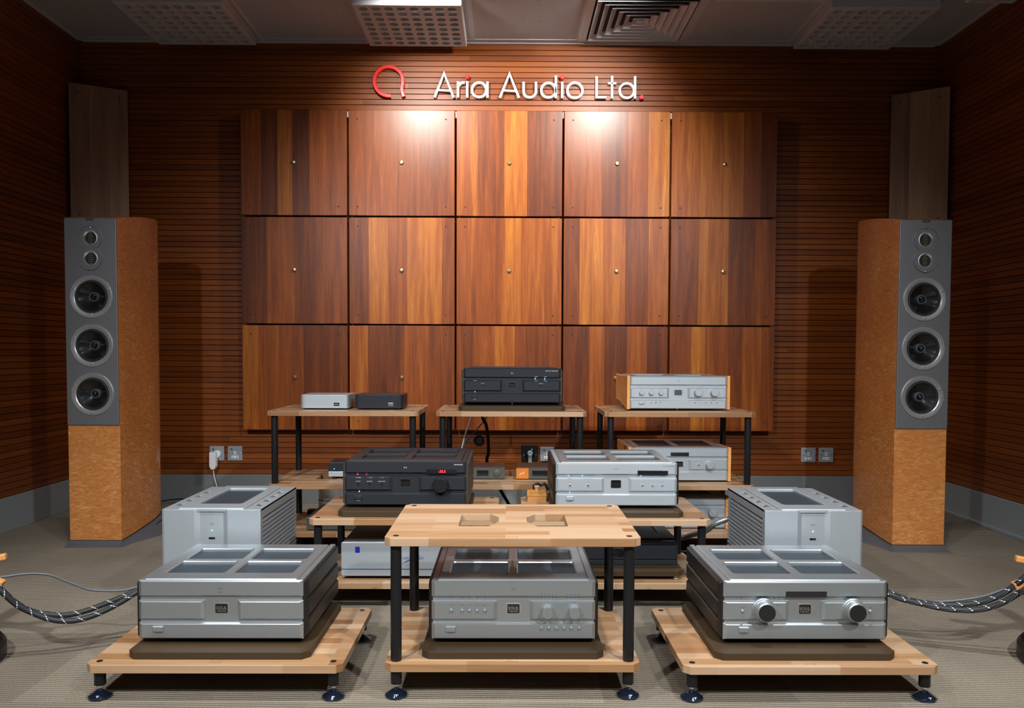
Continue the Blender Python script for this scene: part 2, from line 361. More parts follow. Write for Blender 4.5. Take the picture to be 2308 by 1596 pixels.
def rrect(x0, x1, y0, y1, r, s=4):
    pts = []
    for cx, cy, a0 in ((x1 - r, y0 + r, -90), (x1 - r, y1 - r, 0), (x0 + r, y1 - r, 90), (x0 + r, y0 + r, 180)):
        for i in range(s + 1):
            a = math.radians(a0 + 90 * i / s); pts.append((cx + r * math.cos(a), cy + r * math.sin(a)))
    return pts
def chamfer_rect(x0, x1, y0, y1, c):
    return [(x0 + c, y0), (x1 - c, y0), (x1, y0 + c), (x1, y1 - c), (x1 - c, y1), (x0 + c, y1), (x0, y1 - c), (x0, y0 + c)]
def cat_rom(pts, k):
    P = [Vector(p) for p in pts]; P = [P[0] * 2 - P[1]] + P + [P[-1] * 2 - P[-2]]; out = []
    for i in range(1, len(P) - 2):
        for j in range(k):
            t = j / k; a, b, c, d = P[i - 1], P[i], P[i + 1], P[i + 2]
            out.append(0.5 * ((2 * b) + (c - a) * t + (2 * a - 5 * b + 4 * c - d) * t * t + (3 * b - a - 3 * c + d) * t ** 3))
    out.append(P[-2]); return out
def tube(pts, r, k=8, n=10, mb=None):
    C = cat_rom(pts, k); mb = mb or MB(); loops = []; uv = []; dist = 0; up = Vector((0, 0, 1))
    for i, p in enumerate(C):
        t = (C[min(i + 1, len(C) - 1)] - C[max(i - 1, 0)]).normalized()
        s = t.cross(up)
        if s.length < 0.05: s = t.cross(Vector((0, 1, 0)))
        s.normalize(); w = s.cross(t)
        if i: dist += (p - C[i - 1]).length
        loops.append([tuple(p + (s * math.cos(2 * PI * j / n) + w * math.sin(2 * PI * j / n)) * r) for j in range(n)])
        uv += [(dist, j / n) for j in range(n)]
    mb.strip(loops, True, True, True); mb.uv = (mb.uv or []) + uv
    return mb
def holed(outer, holes, z0, z1):
    """flat board with through holes"""
    bm = bmesh.new(); ed = []
    for lp in [outer] + holes:
        vs = [bm.verts.new((a, b, z0)) for a, b in lp]
        ed += [bm.edges.new((vs[i], vs[(i + 1) % len(vs)])) for i in range(len(vs))]
    bmesh.ops.triangle_fill(bm, use_beauty=True, use_dissolve=False, edges=ed)
    r = bmesh.ops.extrude_face_region(bm, geom=bm.faces[:])
    for v in [g for g in r['geom'] if isinstance(g, bmesh.types.BMVert)]: v.co.z = z1
    bmesh.ops.recalc_face_normals(bm, faces=bm.faces)
    me = bpy.data.meshes.new('board'); bm.to_mesh(me); bm.free(); return me
_fc = {}
def text(s, size, mat, parent, x, y, z, align='CENTER', flat=False, shear=0.0, name='lettering', depth=0.0, sx=1.0):
    key = (s, align, shear)
    if key not in _fc:
        c = bpy.data.curves.new('lettering', 'FONT'); c.body = s; c.align_x = align; c.align_y = 'CENTER'; c.resolution_u = 2; c.shear = shear
        o = bpy.data.objects.new('tmp_lettering', c)
        COL.objects.link(o); dg = bpy.context.evaluated_depsgraph_get()
        me = bpy.data.meshes.new_from_object(o.evaluated_get(dg)); bpy.data.objects.remove(o); bpy.data.curves.remove(c)
        _fc[key] = ([tuple(v.co) for v in me.vertices], [tuple(p.vertices) for p in me.polygons]); bpy.data.meshes.remove(me)
    vs, fs = _fc[key]; k = size * 1.35
    me = bpy.data.meshes.new(name)
    me.from_pydata([(a * k * sx, b * k, 0) if flat else (a * k * sx, 0, b * k) for a, b, _ in vs], [], fs)
    return obj(name, me, mat, parent, (x, y, z))
def disc(name, mat, parent, x, y, z, r, h, n=16, smooth=40, label=None):
    return MB().lathe([(r, 0), (r, h * 0.8), (r * 0.9, h)], (0, 0, 0), 'y', n).build(name, mat, parent, (x, y, z), smooth=smooth, label=label)

# ------------------------------------------------------------------ the room
XL, XR, YW, ZC, ZB = -2.4548, 2.4808, 4.6875, 2.6603, 0.169
YF = -1.2
fl = MB().box(XL - .05, XR + .05, YF, YW + .05, -0.06, 0.0).build('floor', 'carpet'); struct(fl, 'brown grey ribbed carpet floor of the listening room', 'floor')
unit_slat = None
def slat_mesh(axis):
    me_b = MB(); h, d, c = 0.0289, 0.010, 0.0014
    prof = [(0, 0), (d - c, 0), (d, c), (d, h - c), (d - c, h), (0, h)]
    if axis == 'x': loops = [[(x, -a, b) for a, b in prof] for x in (0, 1)]
    elif axis == 'yl': loops = [[(a, x, b) for a, b in prof] for x in (0, 1)]
    else: loops = [[(-a, x, b) for a, b in prof] for x in (0, 1)]
    me_b.strip(loops, True, True, True)
    o = me_b.build('slat', 'slat_wood'); me = o.data; bpy.data.objects.remove(o); return me
wb = MB().box(XL - .05, XR + .05, YW + .010, YW + .06, 0, ZC + .1).build('wall_back', 'groove_back'); struct(wb, 'back wall clad in reddish brown horizontal slats', 'wall')
wl = MB().box(XL - .06, XL - .010, YF, YW + .05, 0, ZC + .1).build('wall_left', 'groove_back'); struct(wl, 'left wall clad in dark horizontal wooden slats', 'wall')
wr = MB().box(XR + .010, XR + .06, YF, YW + .05, 0, ZC + .1).build('wall_right', 'groove_back'); struct(wr, 'right wall clad in dark horizontal wooden slats', 'wall')
PITCH = 0.0315; rows = int((ZC - ZB) / PITCH) + 1
mx, ml, mr = slat_mesh('x'), slat_mesh('yl'), slat_mesh('yr')
for r in range(rows):
    z = ZB + r * PITCH
    cut = [XL] + sorted(random.uniform(-1.9 + 1.9 * i, 0.0 + 1.9 * i) for i in range(2)) + [XR]
    for a, b in zip(cut, cut[1:]): link('slat', mx, wb, (a + .0004, YW + .010, z + .0013), (b - a - .0008, 1, 1))
    for me, X, par in ((ml, XL - .010, wl), (mr, XR + .010, wr)):
        c = random.uniform(0.8, 3.9)
        for a, b in ((YF, c), (c, YW)): link('slat', me, par, (X, a + .0004, z + .0013), (1, b - a - .0008, 1))
# skirting
o = MB().box(XL, XR, YW - .012, YW, 0, ZB).build('baseboard_back', 'skirting_grey', bevel=.002); struct(o, 'grey metal skirting along the back wall', 'baseboard')
o = MB().box(XL, XL + .012, YF, YW - .012, 0, ZB).build('baseboard_left', 'skirting_pale', bevel=.002); struct(o, 'grey skirting along the left wall', 'baseboard')
o = MB().box(XR - .012, XR, YF, YW - .012, 0.018, ZB).build('baseboard_right', 'skirting_pale', bevel=.002); struct(o, 'grey skirting along the right wall', 'baseboard')
o = MB().box(XR - .030, XR, YF, YW - .012, 0, 0.018).build('trim_1', 'skirting_pale', bevel=.003); struct(o, 'slim pale cable trunking at the foot of the right wall', 'trim')
# ceiling with lay-in tiles
ce = MB().box(XL - .05, XR + .05, YF, YW + .05, ZC + .012, ZC + .1).build('ceiling', 'ceiling_white'); struct(ce, 'grey white suspended ceiling of square mineral tiles', 'ceiling')
gx = [XL, -2.0, -1.4, -.8, -.2, .4, 1.0, 1.6, 2.2, XR]; gy = [YW, 4.63, 4.03, 3.43, 2.83, 2.23, 1.63, 1.03, .43, -.17, -.77, YF]
for i in range(len(gx) - 1):
    for j in range(len(gy) - 1):
        if i == 5 and j == 1: continue
        a, b, c, d = gx[i], gx[i + 1], gy[j + 1], gy[j]
        MB().prism(chamfer_rect(a + .008, b - .008, c + .008, d - .008, .001), ZC + .002, ZC + .012).build('ceiling_tile', 'ceiling_tile', ce)
for x in gx[1:-1]: B('ceiling_rail', 'ceiling_white', ce, x - .012, x + .012, YF, YW, ZC - .0005, ZC + .003)
for y in gy[1:-1]: B('ceiling_rail', 'ceiling_white', ce, XL, XR, y - .012, y + .012, ZC - .0008, ZC + .003)
B('ceiling_rail', 'ceiling_white', ce, XL, XR, YW - .022, YW, ZC - .004, ZC + .003)
B('ceiling_rail', 'ceiling_white', ce, XL, XL + .022, YF, YW, ZC - .004, ZC + .003)
B('ceiling_rail', 'ceiling_white', ce, XR - .022, XR, YF, YW, ZC - .004, ZC + .003)

# ------------------------------------------------------------------ hole-pattern acoustic blocks under the ceiling
def acoustic_block(label, x0, x1, y0, y1, nx=8, ny=8, th=.052):
    hx, hy = (x1 - x0) / 2, (y1 - y0) / 2
    m = MB()
    o4 = [(-hx, -hy), (hx, -hy), (hx, hy), (-hx, hy)]
    m.strip([[(a, b, th) for a, b in o4], [(a, b, .004) for a, b in o4], [(a * (1 - .004 / hx), b * (1 - .004 / hy), 0) for a, b in o4]], True, True, False)
    ix, iy = hx - .004, hy - .004; mg = .014
    # rim ring
    m.strip([[(a * ix / hx, b * iy / hy, 0) for a, b in o4], [(a * (ix - mg) / hx, b * (iy - mg) / hy, 0) for a, b in o4]])
    cw, ch = 2 * (ix - mg) / nx, 2 * (iy - mg) / ny
    for i in range(nx):
        for j in range(ny):
            cx, cy = -ix + mg + cw * (i + .5), -iy + mg + ch * (j + .5); r = min(cw, ch) * .37; n = 16
            circ = [(cx + r * math.cos(2 * PI * k / n + PI / 4), cy + r * math.sin(2 * PI * k / n + PI / 4)) for k in range(n)]
            sq = []
            for k in range(n):
                a = 2 * PI * k / n + PI / 4; q = max(abs(math.cos(a)), abs(math.sin(a)))
                sq.append((cx + cw / 2 * math.cos(a) / q, cy + ch / 2 * math.sin(a) / q))
            d = 0.044 if (abs(i - 3.5) + abs(j - 3.5)) % 3 else 0.016
            m.strip([[(a, b, 0) for a, b in sq], [(a, b, 0) for a, b in circ], [(a, b, d) for a, b in circ]])
            m.add([(a, b, d) for a, b in circ], [tuple(range(n))])
    return tag(m.build('acoustic_block', 'foam_white', None, ((x0 + x1) / 2, (y0 + y1) / 2, ZC - .0045 - th)), label, 'acoustic panel', 'acoustic blocks under the ceiling')
acoustic_block('white ceiling block full of round holes, leftmost of the row', -1.955, -1.412, 4.035, 4.578)
acoustic_block('white ceiling block full of round holes, above the red logo', -.777, -.232, 4.043, 4.582)
acoustic_block('white ceiling block full of round holes, nearest the right wall corner', 1.608, 2.148, 4.043, 4.588)
acoustic_block('ceiling block with holes cut off by the top edge right of the air vent', 1.02, 1.575, 3.44, 3.985)
acoustic_block('narrow ceiling block with holes against the right wall at the top edge', 2.235, 2.472, 3.44, 3.985, 4, 8)

# air vent
def air_vent():
    t = thing('air_vent', 'square white ceiling air vent with nested square louvres', 'air vent', (.70, 4.33, ZC - .012))
    def ring(a, b, za, zb, th=.003):
        sq = lambda r, z: [(-r, -r, z), (r, -r, z), (r, r, z), (-r, r, z)]
        return MB().strip([sq(a, za), sq(b, zb), sq(b, zb + th), sq(a, za + th), sq(a, za)])
    ring(.298, .262, .006, .0, .006).build('frame', 'ceiling_white', t)
    MB().box(-.265, .265, -.265, .265, .018, .0245).build('duct_back', 'black_matte', t)
    for k in range(6):
        r = .252 - k * .042
        ring(r, r - .029, -.006, .017).build('louvre', 'ceiling_white', t)
    MB().prism([(-.018, -.018), (.018, -.018), (.018, .018), (-.018, .018)], -.004, .004).build('centre_plate', 'ceiling_white', t)
air_vent()

# ------------------------------------------------------------------ the 5 x 3 walnut wall panels
PX0, PP = -1.5159, 0.6125
ROWZ = [(1.6645, 2.2570, 'top'), (1.0490, 1.6535, 'middle'), (0.4400, 1.0385, 'bottom')]
CN = ['far left', 'second from left', 'centre', 'second from right', 'far right']
PB = 4.637
for ri, (z0, z1, rn) in enumerate(ROWZ):
    for ci in range(5):
        x0 = PX0 + ci * PP; x1 = x0 + PP - .0105
        t = thing('wall_panel', 'square walnut wall panel, %s of the %s row' % (CN[ci], rn), 'wall panel', ((x0 + x1) / 2, PB, z0), 'walnut wall panels')
        w = x1 - x0; h = z1 - z0
        rng = random.Random(ri * 10 + ci)
        k = rng.choice([4, 5, 5, 6]); cuts = [0]
        ws = [rng.uniform(.7, 1.4) for _ in range(k)]; s = sum(ws)
        for q in ws: cuts.append(cuts[-1] + q / s * w)
        for a, b in zip(cuts, cuts[1:]):
            c = .0022 if a == 0 else .0002; c2 = .0022 if b == cuts[-1] else .0002; f = -.030 - rng.uniform(0, .0003)
            X0, X1 = a - w / 2, b - w / 2
            vs = [(X0, 0, 0), (X1, 0, 0), (X1, 0, h), (X0, 0, h), (X0, f + c, 0), (X1, f + c2, 0), (X1, f + c2, h), (X0, f + c, h), (X0 + c, f, .002), (X1 - c2, f, .002), (X1 - c2, f, h - .002), (X0 + c, f, h - .002)]
            fs = [(3, 2, 1, 0), (8, 9, 10, 11)] + [(q + i, q + (i + 1) % 4, q + 4 + (i + 1) % 4, q + 4 + i) for q in (0, 4) for i in range(4)]
            MB().add(vs, fs).build('stave', 'walnut', t)
        MB().lathe([(.0115, 0), (.0115, .006), (.009, .009), (.004, .0095)], (0, 0, 0), 'y', 20).build('centre_bolt', 'brass', t, (0, -.030, h / 2 + .003), smooth=35)
        for sx in (-1, 1):
            for sz in (.05, h - .05):
                if rng.random() < .9: disc('screw_hole', 'black_matte', t, sx * (w / 2 - .05), -.0301, sz, .0045, .0006, 10)
        for sx in (-1, 1):   # spacer battens that carry the panel off the wall
            B('batten', 'slat_wood', t, sx * .2 - .02, sx * .2 + .02, .0, .0495, .05, h - .05)
        if ri == 0 and ci < 4: B('hanging_clip', 'plastic_white', t, w / 2 + .001, w / 2 + .0095, -.012, .0, h - .035, h - .003)

# corner boards
def corner_board(label, xa, ya, xb, yb, z0, z1):
    dx, dy = xb - xa, yb - ya; ln = math.hypot(dx, dy)
    t = thing('corner_board', label, 'wall panel', ((xa + xb) / 2, (ya + yb) / 2, z0), 'corner boards', math.atan2(dy, dx))
    n = 3
    for i in range(n):
        a, b = -ln / 2 + ln * i / n, -ln / 2 + ln * (i + 1) / n
        MB().cbar(a, b, 0, z1 - z0, -.002 - .0002 * i, .026, .0003, .0015, .001).build('stave', 'corner_walnut', t)
    for sx in (-1, 1):
        for sz in (.05, z1 - z0 - .05): disc('screw_hole', 'black_matte', t, sx * (ln / 2 - .045), -.0021, sz, .0045, .0008, 10)
corner_board('dark walnut board across the left room corner above the loudspeaker', -2.428, 4.508, -2.172, 4.655, 1.600, 2.372)
corner_board('dark walnut board across the right room corner above the loudspeaker', 2.203, 4.655, 2.452, 4.493, 1.600, 2.372)

# ------------------------------------------------------------------ wall sign
def ribbon(path, w, y0=YW - .004, y1=YW - .028, close=False):
    P = [Vector(p) for p in path]; n = len(P); Lf = []; Rt = []
    for i in range(n):
        if close: a, b = P[(i - 1) % n], P[(i + 1) % n]; t = (b - a).normalized(); m = Vector((-t.y, t.x)); k = 1
        else:
            d0 = (P[i] - P[i - 1]).normalized() if i else None; d1 = (P[i + 1] - P[i]).normalized() if i < n - 1 else None
            if d0 is None: d0 = d1
            if d1 is None: d1 = d0
            t = (d0 + d1).normalized(); m = Vector((-t.y, t.x)); k = 1 / max(.5, m.dot(Vector((-d0.y, d0.x))))
        Lf.append(P[i] + m * w / 2 * k); Rt.append(P[i] - m * w / 2 * k)
    c = min(.003, w * .2)
    loops = []
    for i in range(n):
        l, r = Lf[i], Rt[i]; d = (r - l).normalized() * c
        loops.append([(l.x, y0, l.y), (l.x, y1 + c, l.y), (l.x + d.x, y1, l.y + d.y), (r.x - d.x, y1, r.y - d.y), (r.x, y1 + c, r.y), (r.x, y0, r.y)])
    m = MB()
    if close: loops.append(loops[0])
    m.strip(loops, True, not close, not close)
    return m
def arc(cx, cz, r, a0, a1, n=20): return [(cx + r * math.cos(math.radians(a0 + (a1 - a0) * i / n)), cz + r * math.sin(math.radians(a0 + (a1 - a0) * i / n))) for i in range(n + 1)]
SG = thing('wall_sign', 'white lettered wall sign with red dots reading Aria Audio Ltd.', 'sign', (0, 0, 0))
SG.location = (.17, YW - .004, 2.347)
def letter(strokes, name='letter', mat='sign_white'):
    m = MB()
    for s in strokes: m.add(s.v, s.f)
    m.v = [(x - .17, y - (YW - .004), z - 2.347) for x, y, z in m.v]
    return m.build(name, mat, SG, smooth=30)
SW = .0135; zb, zx, zt = 2.3475, 2.4385, 2.4745
def cap_a(xc, zl): return [ribbon([(xc - .0555, zb), (xc, zl), (xc + .0555, zb)], SW), ribbon([(xc - .036, 2.390), (xc + .036, 2.386)], SW * .8)]
def ring(cx, r=.0415): return ribbon(arc(cx, 2.3925, r, 0, 360, 40)[:-1], SW, close=True)
def stem(x, z0, z1): return ribbon([(x, z0), (x, z1)], SW)
letter(cap_a(-.3665, 2.485)); letter([stem(-.2865, zb, zx), ribbon([(-.2865, 2.415)] + arc(-.2555, 2.405, .0285, 150, 75, 8), SW)])
letter([stem(-.2335, zb, zx)]); letter([ring(-.1655), stem(-.1178, zb, zx)])
letter(cap_a(.0085, 2.485)); letter([ribbon([(.0895, zx)] + arc(.1250, 2.3865, .0355, 180, 360, 16) + [(.1605, zx)], SW)])
letter([ring(.2325), stem(.2745, zb, zt)]); letter([stem(.3115, zb, zx)]); letter([ring(.3845, .0435)])
letter([ribbon([(.5085, zt - .003), (.5085, zb + SW / 2), (.564, zb + SW / 2)], SW)]); letter([stem(.5975, zb, zt), ribbon([(.5745, 2.434), (.6215, 2.434)], SW * .85)])
letter([ring(.6830), stem(.7300, zb, zt)])
for x, z in ((-.2335, 2.4665), (.3115, 2.467), (.7675, 2.355)):
    MB().lathe([(.0125, 0), (.0125, .024), (.010, .027)], (0, 0, 0), 'y', 18).build('sign_dot', 'sign_red', SG, (x - .17, 0, z - 2.347), smooth=30)
lg = ribbon([(-.672, 2.3555)] + arc(-.684, 2.438, .0825, 268, 30, 34) + [(-.6035, 2.452), (-.6035, 2.425), (-.608, 2.405), (-.609, 2.39), (-.605, 2.375), (-.5985, 2.352)], .0205)
lg.v = [(x + .68, y - (YW - .004), z - 2.352) for x, y, z in lg.v]
o = lg.build('wall_logo', 'sign_red', None, (-.68, YW - .004, 2.352), smooth=30); tag(o, 'red horseshoe shaped logo on the slatted wall left of the sign', 'logo')

# ------------------------------------------------------------------ wall sockets
def socket(label, x, z, cut=False, plug=False):
    t = thing('wall_socket', label, 'socket', (x, YW, z), 'steel wall sockets')
    MB().prism(rrect(-.0425, .0425, -.0425, .0425, .005), 0, -.009, 'xz').build('face_plate', 'socket_metal', t, bevel=.002)
    for px, pz, w, h in ((0, .004, .0065, .0095), (0, -.021, .020, .0075)): B('insert', 'plastic_white', t, px - w, px + w, -.0105, -.008, pz - h, pz + h, .0008)
    for px, pz, w, h in ((0, .004, .002, .004), (-.011, -.021, .0035, .0022), (.011, -.021, .0035, .0022)): B('pin_slot', 'black_matte', t, px - w, px + w, -.0109, -.010, pz - h, pz + h)
    for sx in (-1, 1): disc('screw', 'steel', t, sx * .031, -.009, 0, .0038, .0012, 12)
    disc('indicator', 'bronze', t, -.019, -.009, .0245, .0055, .0008, 14)
    return t
socket('grey metal wall socket with the white charger plugged in', -1.694, .2925)
socket('empty grey metal wall socket beside the plugged-in charger', -1.588, .2928)
socket('empty grey metal socket right of the panels, the one nearer the panels', 1.772, .2932)
socket('empty grey metal socket right of the panels, the one nearer the loudspeaker', 1.8757, .2935)
socket('grey metal socket on the wall beside the black outlet', .238, .294)
def black_outlet():
    t = thing('black_outlet', 'black square outlet plate with a clear plug', 'socket', (.1358, YW, .2998))
    MB().prism(rrect(-.0475, .0475, -.0455, .0455, .003), 0, -.012, 'xz').build('face_plate', 'black_satin', t, bevel=.0015)
    MB().lathe([(.030, 0), (.030, .006), (.024, .008)], (0, -.012, -.004), 'y', 24).build('socket_well', 'black_gloss', t, smooth=30)
    MB().lathe([(.014, .006), (.016, .02), (.016, .045), (.011, .05)], (0, -.012, .004), 'y', 18).build('clear_plug', 'clear_plug', t, smooth=30)
    MB().lathe([(.011, -.055), (.011, -.010), (.008, 0)], (0, -.040, 0), 'z', 16).build('plug_neck', 'clear_plug', t, smooth=30)
    for sx in (-1, 1): disc('screw', 'steel', t, sx * .034, -.012, -.012, .003, .001, 10)
black_outlet()
o = MB().lathe([(.031, 0), (.031, .010), (.026, .014), (.022, .010), (.020, .001)], (0, 0, 0), 'y', 28).build('cable_port', 'black_satin', None, (-.163, YW, .3726), smooth=35)
tag(o, 'round black cable port in the slatted wall', 'cable port')

# ------------------------------------------------------------------ beech racks
TH = .0213
def rack(label, x0, x1, y0, y1, levels, holes=None, marks=(), group='beech equipment racks'):
    cx, cy = (x0 + x1) / 2, (y0 + y1) / 2
    t = thing('equipment_rack', label, 'rack', (cx, cy, 0), group)
    hx, hy = (x1 - x0) / 2, (y1 - y0) / 2; ins = .0275
    for li, z in enumerate(levels):
        hl = (holes or {}).get(li)
        if hl: sh = obj('shelf', holed(chamfer_rect(-hx, hx, -hy, hy, .017), [[(a - cx, b - cy) for a, b in h] for h in hl], -TH, 0), 'beech', t, (0, 0, z), bevel=.0011)
        else: sh = MB().prism(chamfer_rect(-hx, hx, -hy, hy, .017), -TH, 0).build('shelf', 'beech', t, (0, 0, z), bevel=.0011)
        for sx in (-1, 1):
            for sy in (-1, 1):
                if li == len(levels) - 1:
                    MB().lathe([(.0078, -.001), (.0078, .0009), (.004, .0005)], (0, 0, 0), 'z', 16).build('bolt_cap', 'black_satin', sh, (sx * (hx - ins), sy * (hy - ins), 0), smooth=30)
                zl = levels[li - 1] if li else .032
                MB().lathe([(.0138, zl + (0 if li else .002)), (.0142, zl + .003), (.0142, z - TH)], (0, 0, 0), 'z', 22).build('post', 'black_satin', t, (sx * (hx - ins), sy * (hy - ins), 0), smooth=40)
        if li in marks:   # burnt-in maker's mark: two slashes with a scribble between
            for s in (-1, 1): MB().prism([(s * .0125 - .0006, -.007), (s * .0125 + .0006, -.007), (s * .0115 + .0006, .007), (s * .0115 - .0006, .007)], 0, .0002).build('burnt_mark', 'ink_brown', sh, (0, -hy + .018, .0001))
            zz = MB()
            pts = [(-.009, .003), (-.006, -.002), (-.003, .002), (0, -.002), (.003, .002), (.006, -.002), (.009, .002)]
            for p, q in zip(pts, pts[1:]): zz.prism([(p[0], p[1] - .0006), (q[0], q[1] - .0006), (q[0], q[1] + .0006), (p[0], p[1] + .0006)], 0, .0002)
            zz.build('burnt_mark', 'ink_brown', sh, (0, -hy + .018, .0001))
    for sx in (-1, 1):
        for sy in (-1, 1):
            f = MB().lathe([(.026, 0), (.029, .003), (.0285, .006), (.017, .014), (.009, .0195), (.006, .020)], (0, 0, 0), 'z', 32).build('foot', 'foot_blue', t, (sx * (hx - ins), sy * (hy - ins), 0), smooth=35)
            MB().lathe([(.0035, .018), (.0045, .024), (.0075, .032), (.0075, .036)], (0, 0, 0), 'z', 16).build('foot_stem', 'chrome', f, smooth=40)
            if sy < 0 and y0 < 2.3:
                m = MB(); m.prism([(-.004, -.0006), (.004, -.0006), (.004, .0006), (-.004, .0006)], 0, .0002); m.prism([(-.0008, -.005), (.0008, -.005), (.0008, 0), (-.0008, 0)], 0, .0002)
                o = m.build('foot_mark', 'ink_light', f, (.004, -.0212, .01165)); o.rotation_euler = (math.radians(34), 0, 0)
    return t
def oct_hole(x0, x1, y0, y1, side):
    c = .026
    return [(x0, y0), (x1 - c, y0), (x1, y0 + c * 2.2), (x1, y1 - c * 1.6), (x1 - c, y1), (x0, y1)] if side > 0 else [(x0 + c, y0), (x1, y0), (x1, y1), (x0 + c, y1), (x0, y1 - c * 1.6), (x0, y0 + c * 2.2)]
Z1 = .094
rack('low single-shelf beech rack at the front left', -1.067, -.4150, 2.003, 2.466, [Z1], marks=(0,))
rack('two-tier beech rack at the front centre with two openings in its top', -.3105, .3430, 2.013, 2.472, [Z1, .4169],
     {1: [oct_hole(-.130, -.0222, 2.158, 2.322, 1), oct_hole(.0575, .1670, 2.158, 2.320, -1)]}, (0, 1))
rack('low single-shelf beech rack at the front right', .4500, 1.1040, 1.998, 2.470, [Z1], marks=(0,))
ZM0, ZM1 = .0868, .3092
rack('two-tier beech rack in the middle row holding the black preamplifier', -.6850, -.0300, 2.755, 3.198, [ZM0, ZM1], marks=(0,))
rack('two-tier beech rack in the middle row holding the silver converter', .0560, .7110, 2.755, 3.203, [ZM0, ZM1], marks=(0,))
ZK0, ZK1, ZK2 = .1050, .3150, .6320
rack('tall three-tier beech rack at the back left with two small boxes on top', -1.0350, -.3810, 3.45, 3.905, [ZK0, ZK1, ZK2],
     {1: [oct_hole(-.860, -.745, 3.596, 3.735, 1), oct_hole(-.672, -.557, 3.596, 3.735, -1)]})
rack('tall three-tier beech rack at the back centre under the black network player', -.3060, .3455, 3.45, 3.905, [ZK0, ZK1, ZK2])
rack('tall three-tier beech rack at the back right holding the wood-sided amplifiers', .4245, 1.0770, 3.45, 3.905, [ZK0, ZK1, ZK2])

# ------------------------------------------------------------------ isolation boards
def iso_board(label, x0, x1, y0, y1, z0, z1, feet=False):
    o = MB().prism(chamfer_rect(x0 - (x0 + x1) / 2, x1 - (x0 + x1) / 2, y0 - (y0 + y1) / 2, y1 - (y0 + y1) / 2, .019), 0, z1 - z0)
    if not feet:
        o = o.build('isolation_board', 'granite_brown', None, ((x0 + x1) / 2, (y0 + y1) / 2, z0), bevel=.0014)
        return tag(o, label, 'board', 'brown isolation boards')
    t = thing('isolation_board', label, 'board', ((x0 + x1) / 2, (y0 + y1) / 2, z0), 'brown isolation boards')
    o.build('slab', 'granite_brown', t, (0, 0, feet), bevel=.0014)
    for sx in (-1, 1):
        for sy in (-1, 1): MB().lathe([(.0105, 0), (.0125, .002), (.0125, .006), (.008, .008), (.008, feet)], (0, 0, 0), 'z', 20).build('foot', 'chrome', t, (sx * ((x1 - x0) / 2 - .024), sy * ((y1 - y0) / 2 - .024), 0), smooth=35)
    return t
iso_board('brown chamfered board under the silver power amplifier at front left', -.9775, -.5080, 2.0405, 2.460, Z1, .1133)
iso_board('brown chamfered board under the silver phono stage at front centre', -.2190, .2545, 2.0450, 2.465, Z1, .1135)
iso_board('brown chamfered board under the two-knob amplifier at front right', .5420, 1.0130, 2.0380, 2.460, Z1, .1133)
iso_board('brown board under the black preamplifier in the middle row', -.5930, -.1280, 2.790, 3.19, ZM1, .3300)
iso_board('brown board under the silver converter in the middle row', .1620, .6240, 2.790, 3.19, ZM1, .3285)
iso_board('brown board under the black network player on the back centre rack', -.2130, .2560, 3.500, 3.90, ZK2, .6515)
iso_board('brown board on round metal feet under the black clock generator', .1600, .6260, 2.795, 3.195, ZM0, ZM0 + .0205, feet=.0135)

# ------------------------------------------------------------------ hi-fi chassis
def frame_cell(mb, o, i, r, zt, dep, ch):
    """plate cell o=(x0,x1,y0,y1) with a rounded opening i, chamfered rim and walls going down"""
    s = 4; n = 4 * (s + 1)
    inner = rrect(*i, r, s); mid = rrect(i[0] - ch, i[1] + ch, i[2] - ch, i[3] + ch, r + ch, s)
    oc = [(o[1], o[2]), (o[1], o[3]), (o[0], o[3]), (o[0], o[2])]
    base = [(a, b, zt) for a, b in mid]; vs = base + [(a, b, zt) for a, b in oc]; fs = []
    for c in range(4):
        k = c * (s + 1)
        for q in range(s): fs.append((n + c, k + q, k + q + 1))
        e = k + s; nx = (k + s + 1) % n; fs.append((n + c, e, nx, n + (c + 1) % 4))
    mb.add(vs, fs)
    mb.strip([[(a, b, zt) for a, b in mid], [(a, b, zt - ch) for a, b in inner], [(a, b, zt - dep) for a, b in inner]])
def lid(t, x0, x1, y0, y1, zt, cells, mat, gm, r=.008, dep=.011, name='lid'):
    m = MB(); xs = sorted({c[0] for c in cells} | {c[1] for c in cells})
    for o, i in cells: frame_cell(m, o, i, r, zt, dep, .0028)
    b = [(x0, y0), (x1, y0), (x1, y1), (x0, y1)]; e = .003
    m.strip([[(a, q, zt) for a, q in b], [(x0 - e, y0 - e, zt - e), (x1 + e, y0 - e, zt - e), (x1 + e, y1 + e, zt - e), (x0 - e, y1 + e, zt - e)],
             [(x0 - e, y0 - e, zt - dep), (x1 + e, y0 - e, zt - dep), (x1 + e, y1 + e, zt - dep), (x0 - e, y1 + e, zt - dep)]])
    l = m.build(name, mat, t, smooth=25)
    for o, i in cells: MB().box(i[0] - .003, i[1] + .003, i[2] - .003, i[3] + .003, zt - dep + .0012, zt - dep + .0022).build('grille', gm, l)
    return l
def knob(t, x, z, y, r, d, mat, face=None, name='knob'):
    k = MB().lathe([(r * 1.04, 0), (r * 1.04, d * .25), (r, d * .3), (r * .97, d * .92), (r * .9, d)], (0, 0, 0), 'y', 36).build(name, mat, t, (x, y, z), smooth=30)
    if face: MB().lathe([(r * .84, 0), (r * .84, .0006), (.0001, .0007)], (0, 0, 0), 'y', 36).build('knob_face', face, k, (0, -d, 0), smooth=30)
    return k
def stud(t, x, z, y, r, mat): return MB().lathe([(r, 0), (r, .004), (r * .7, .006)], (0, 0, 0), 'y', 14).build('push_button', mat, t, (x, y, z), smooth=35)
def led(t, x, z, y, mat, r=.0016): return disc('indicator_light', mat, t, x, y, z, r, .0006, 10)
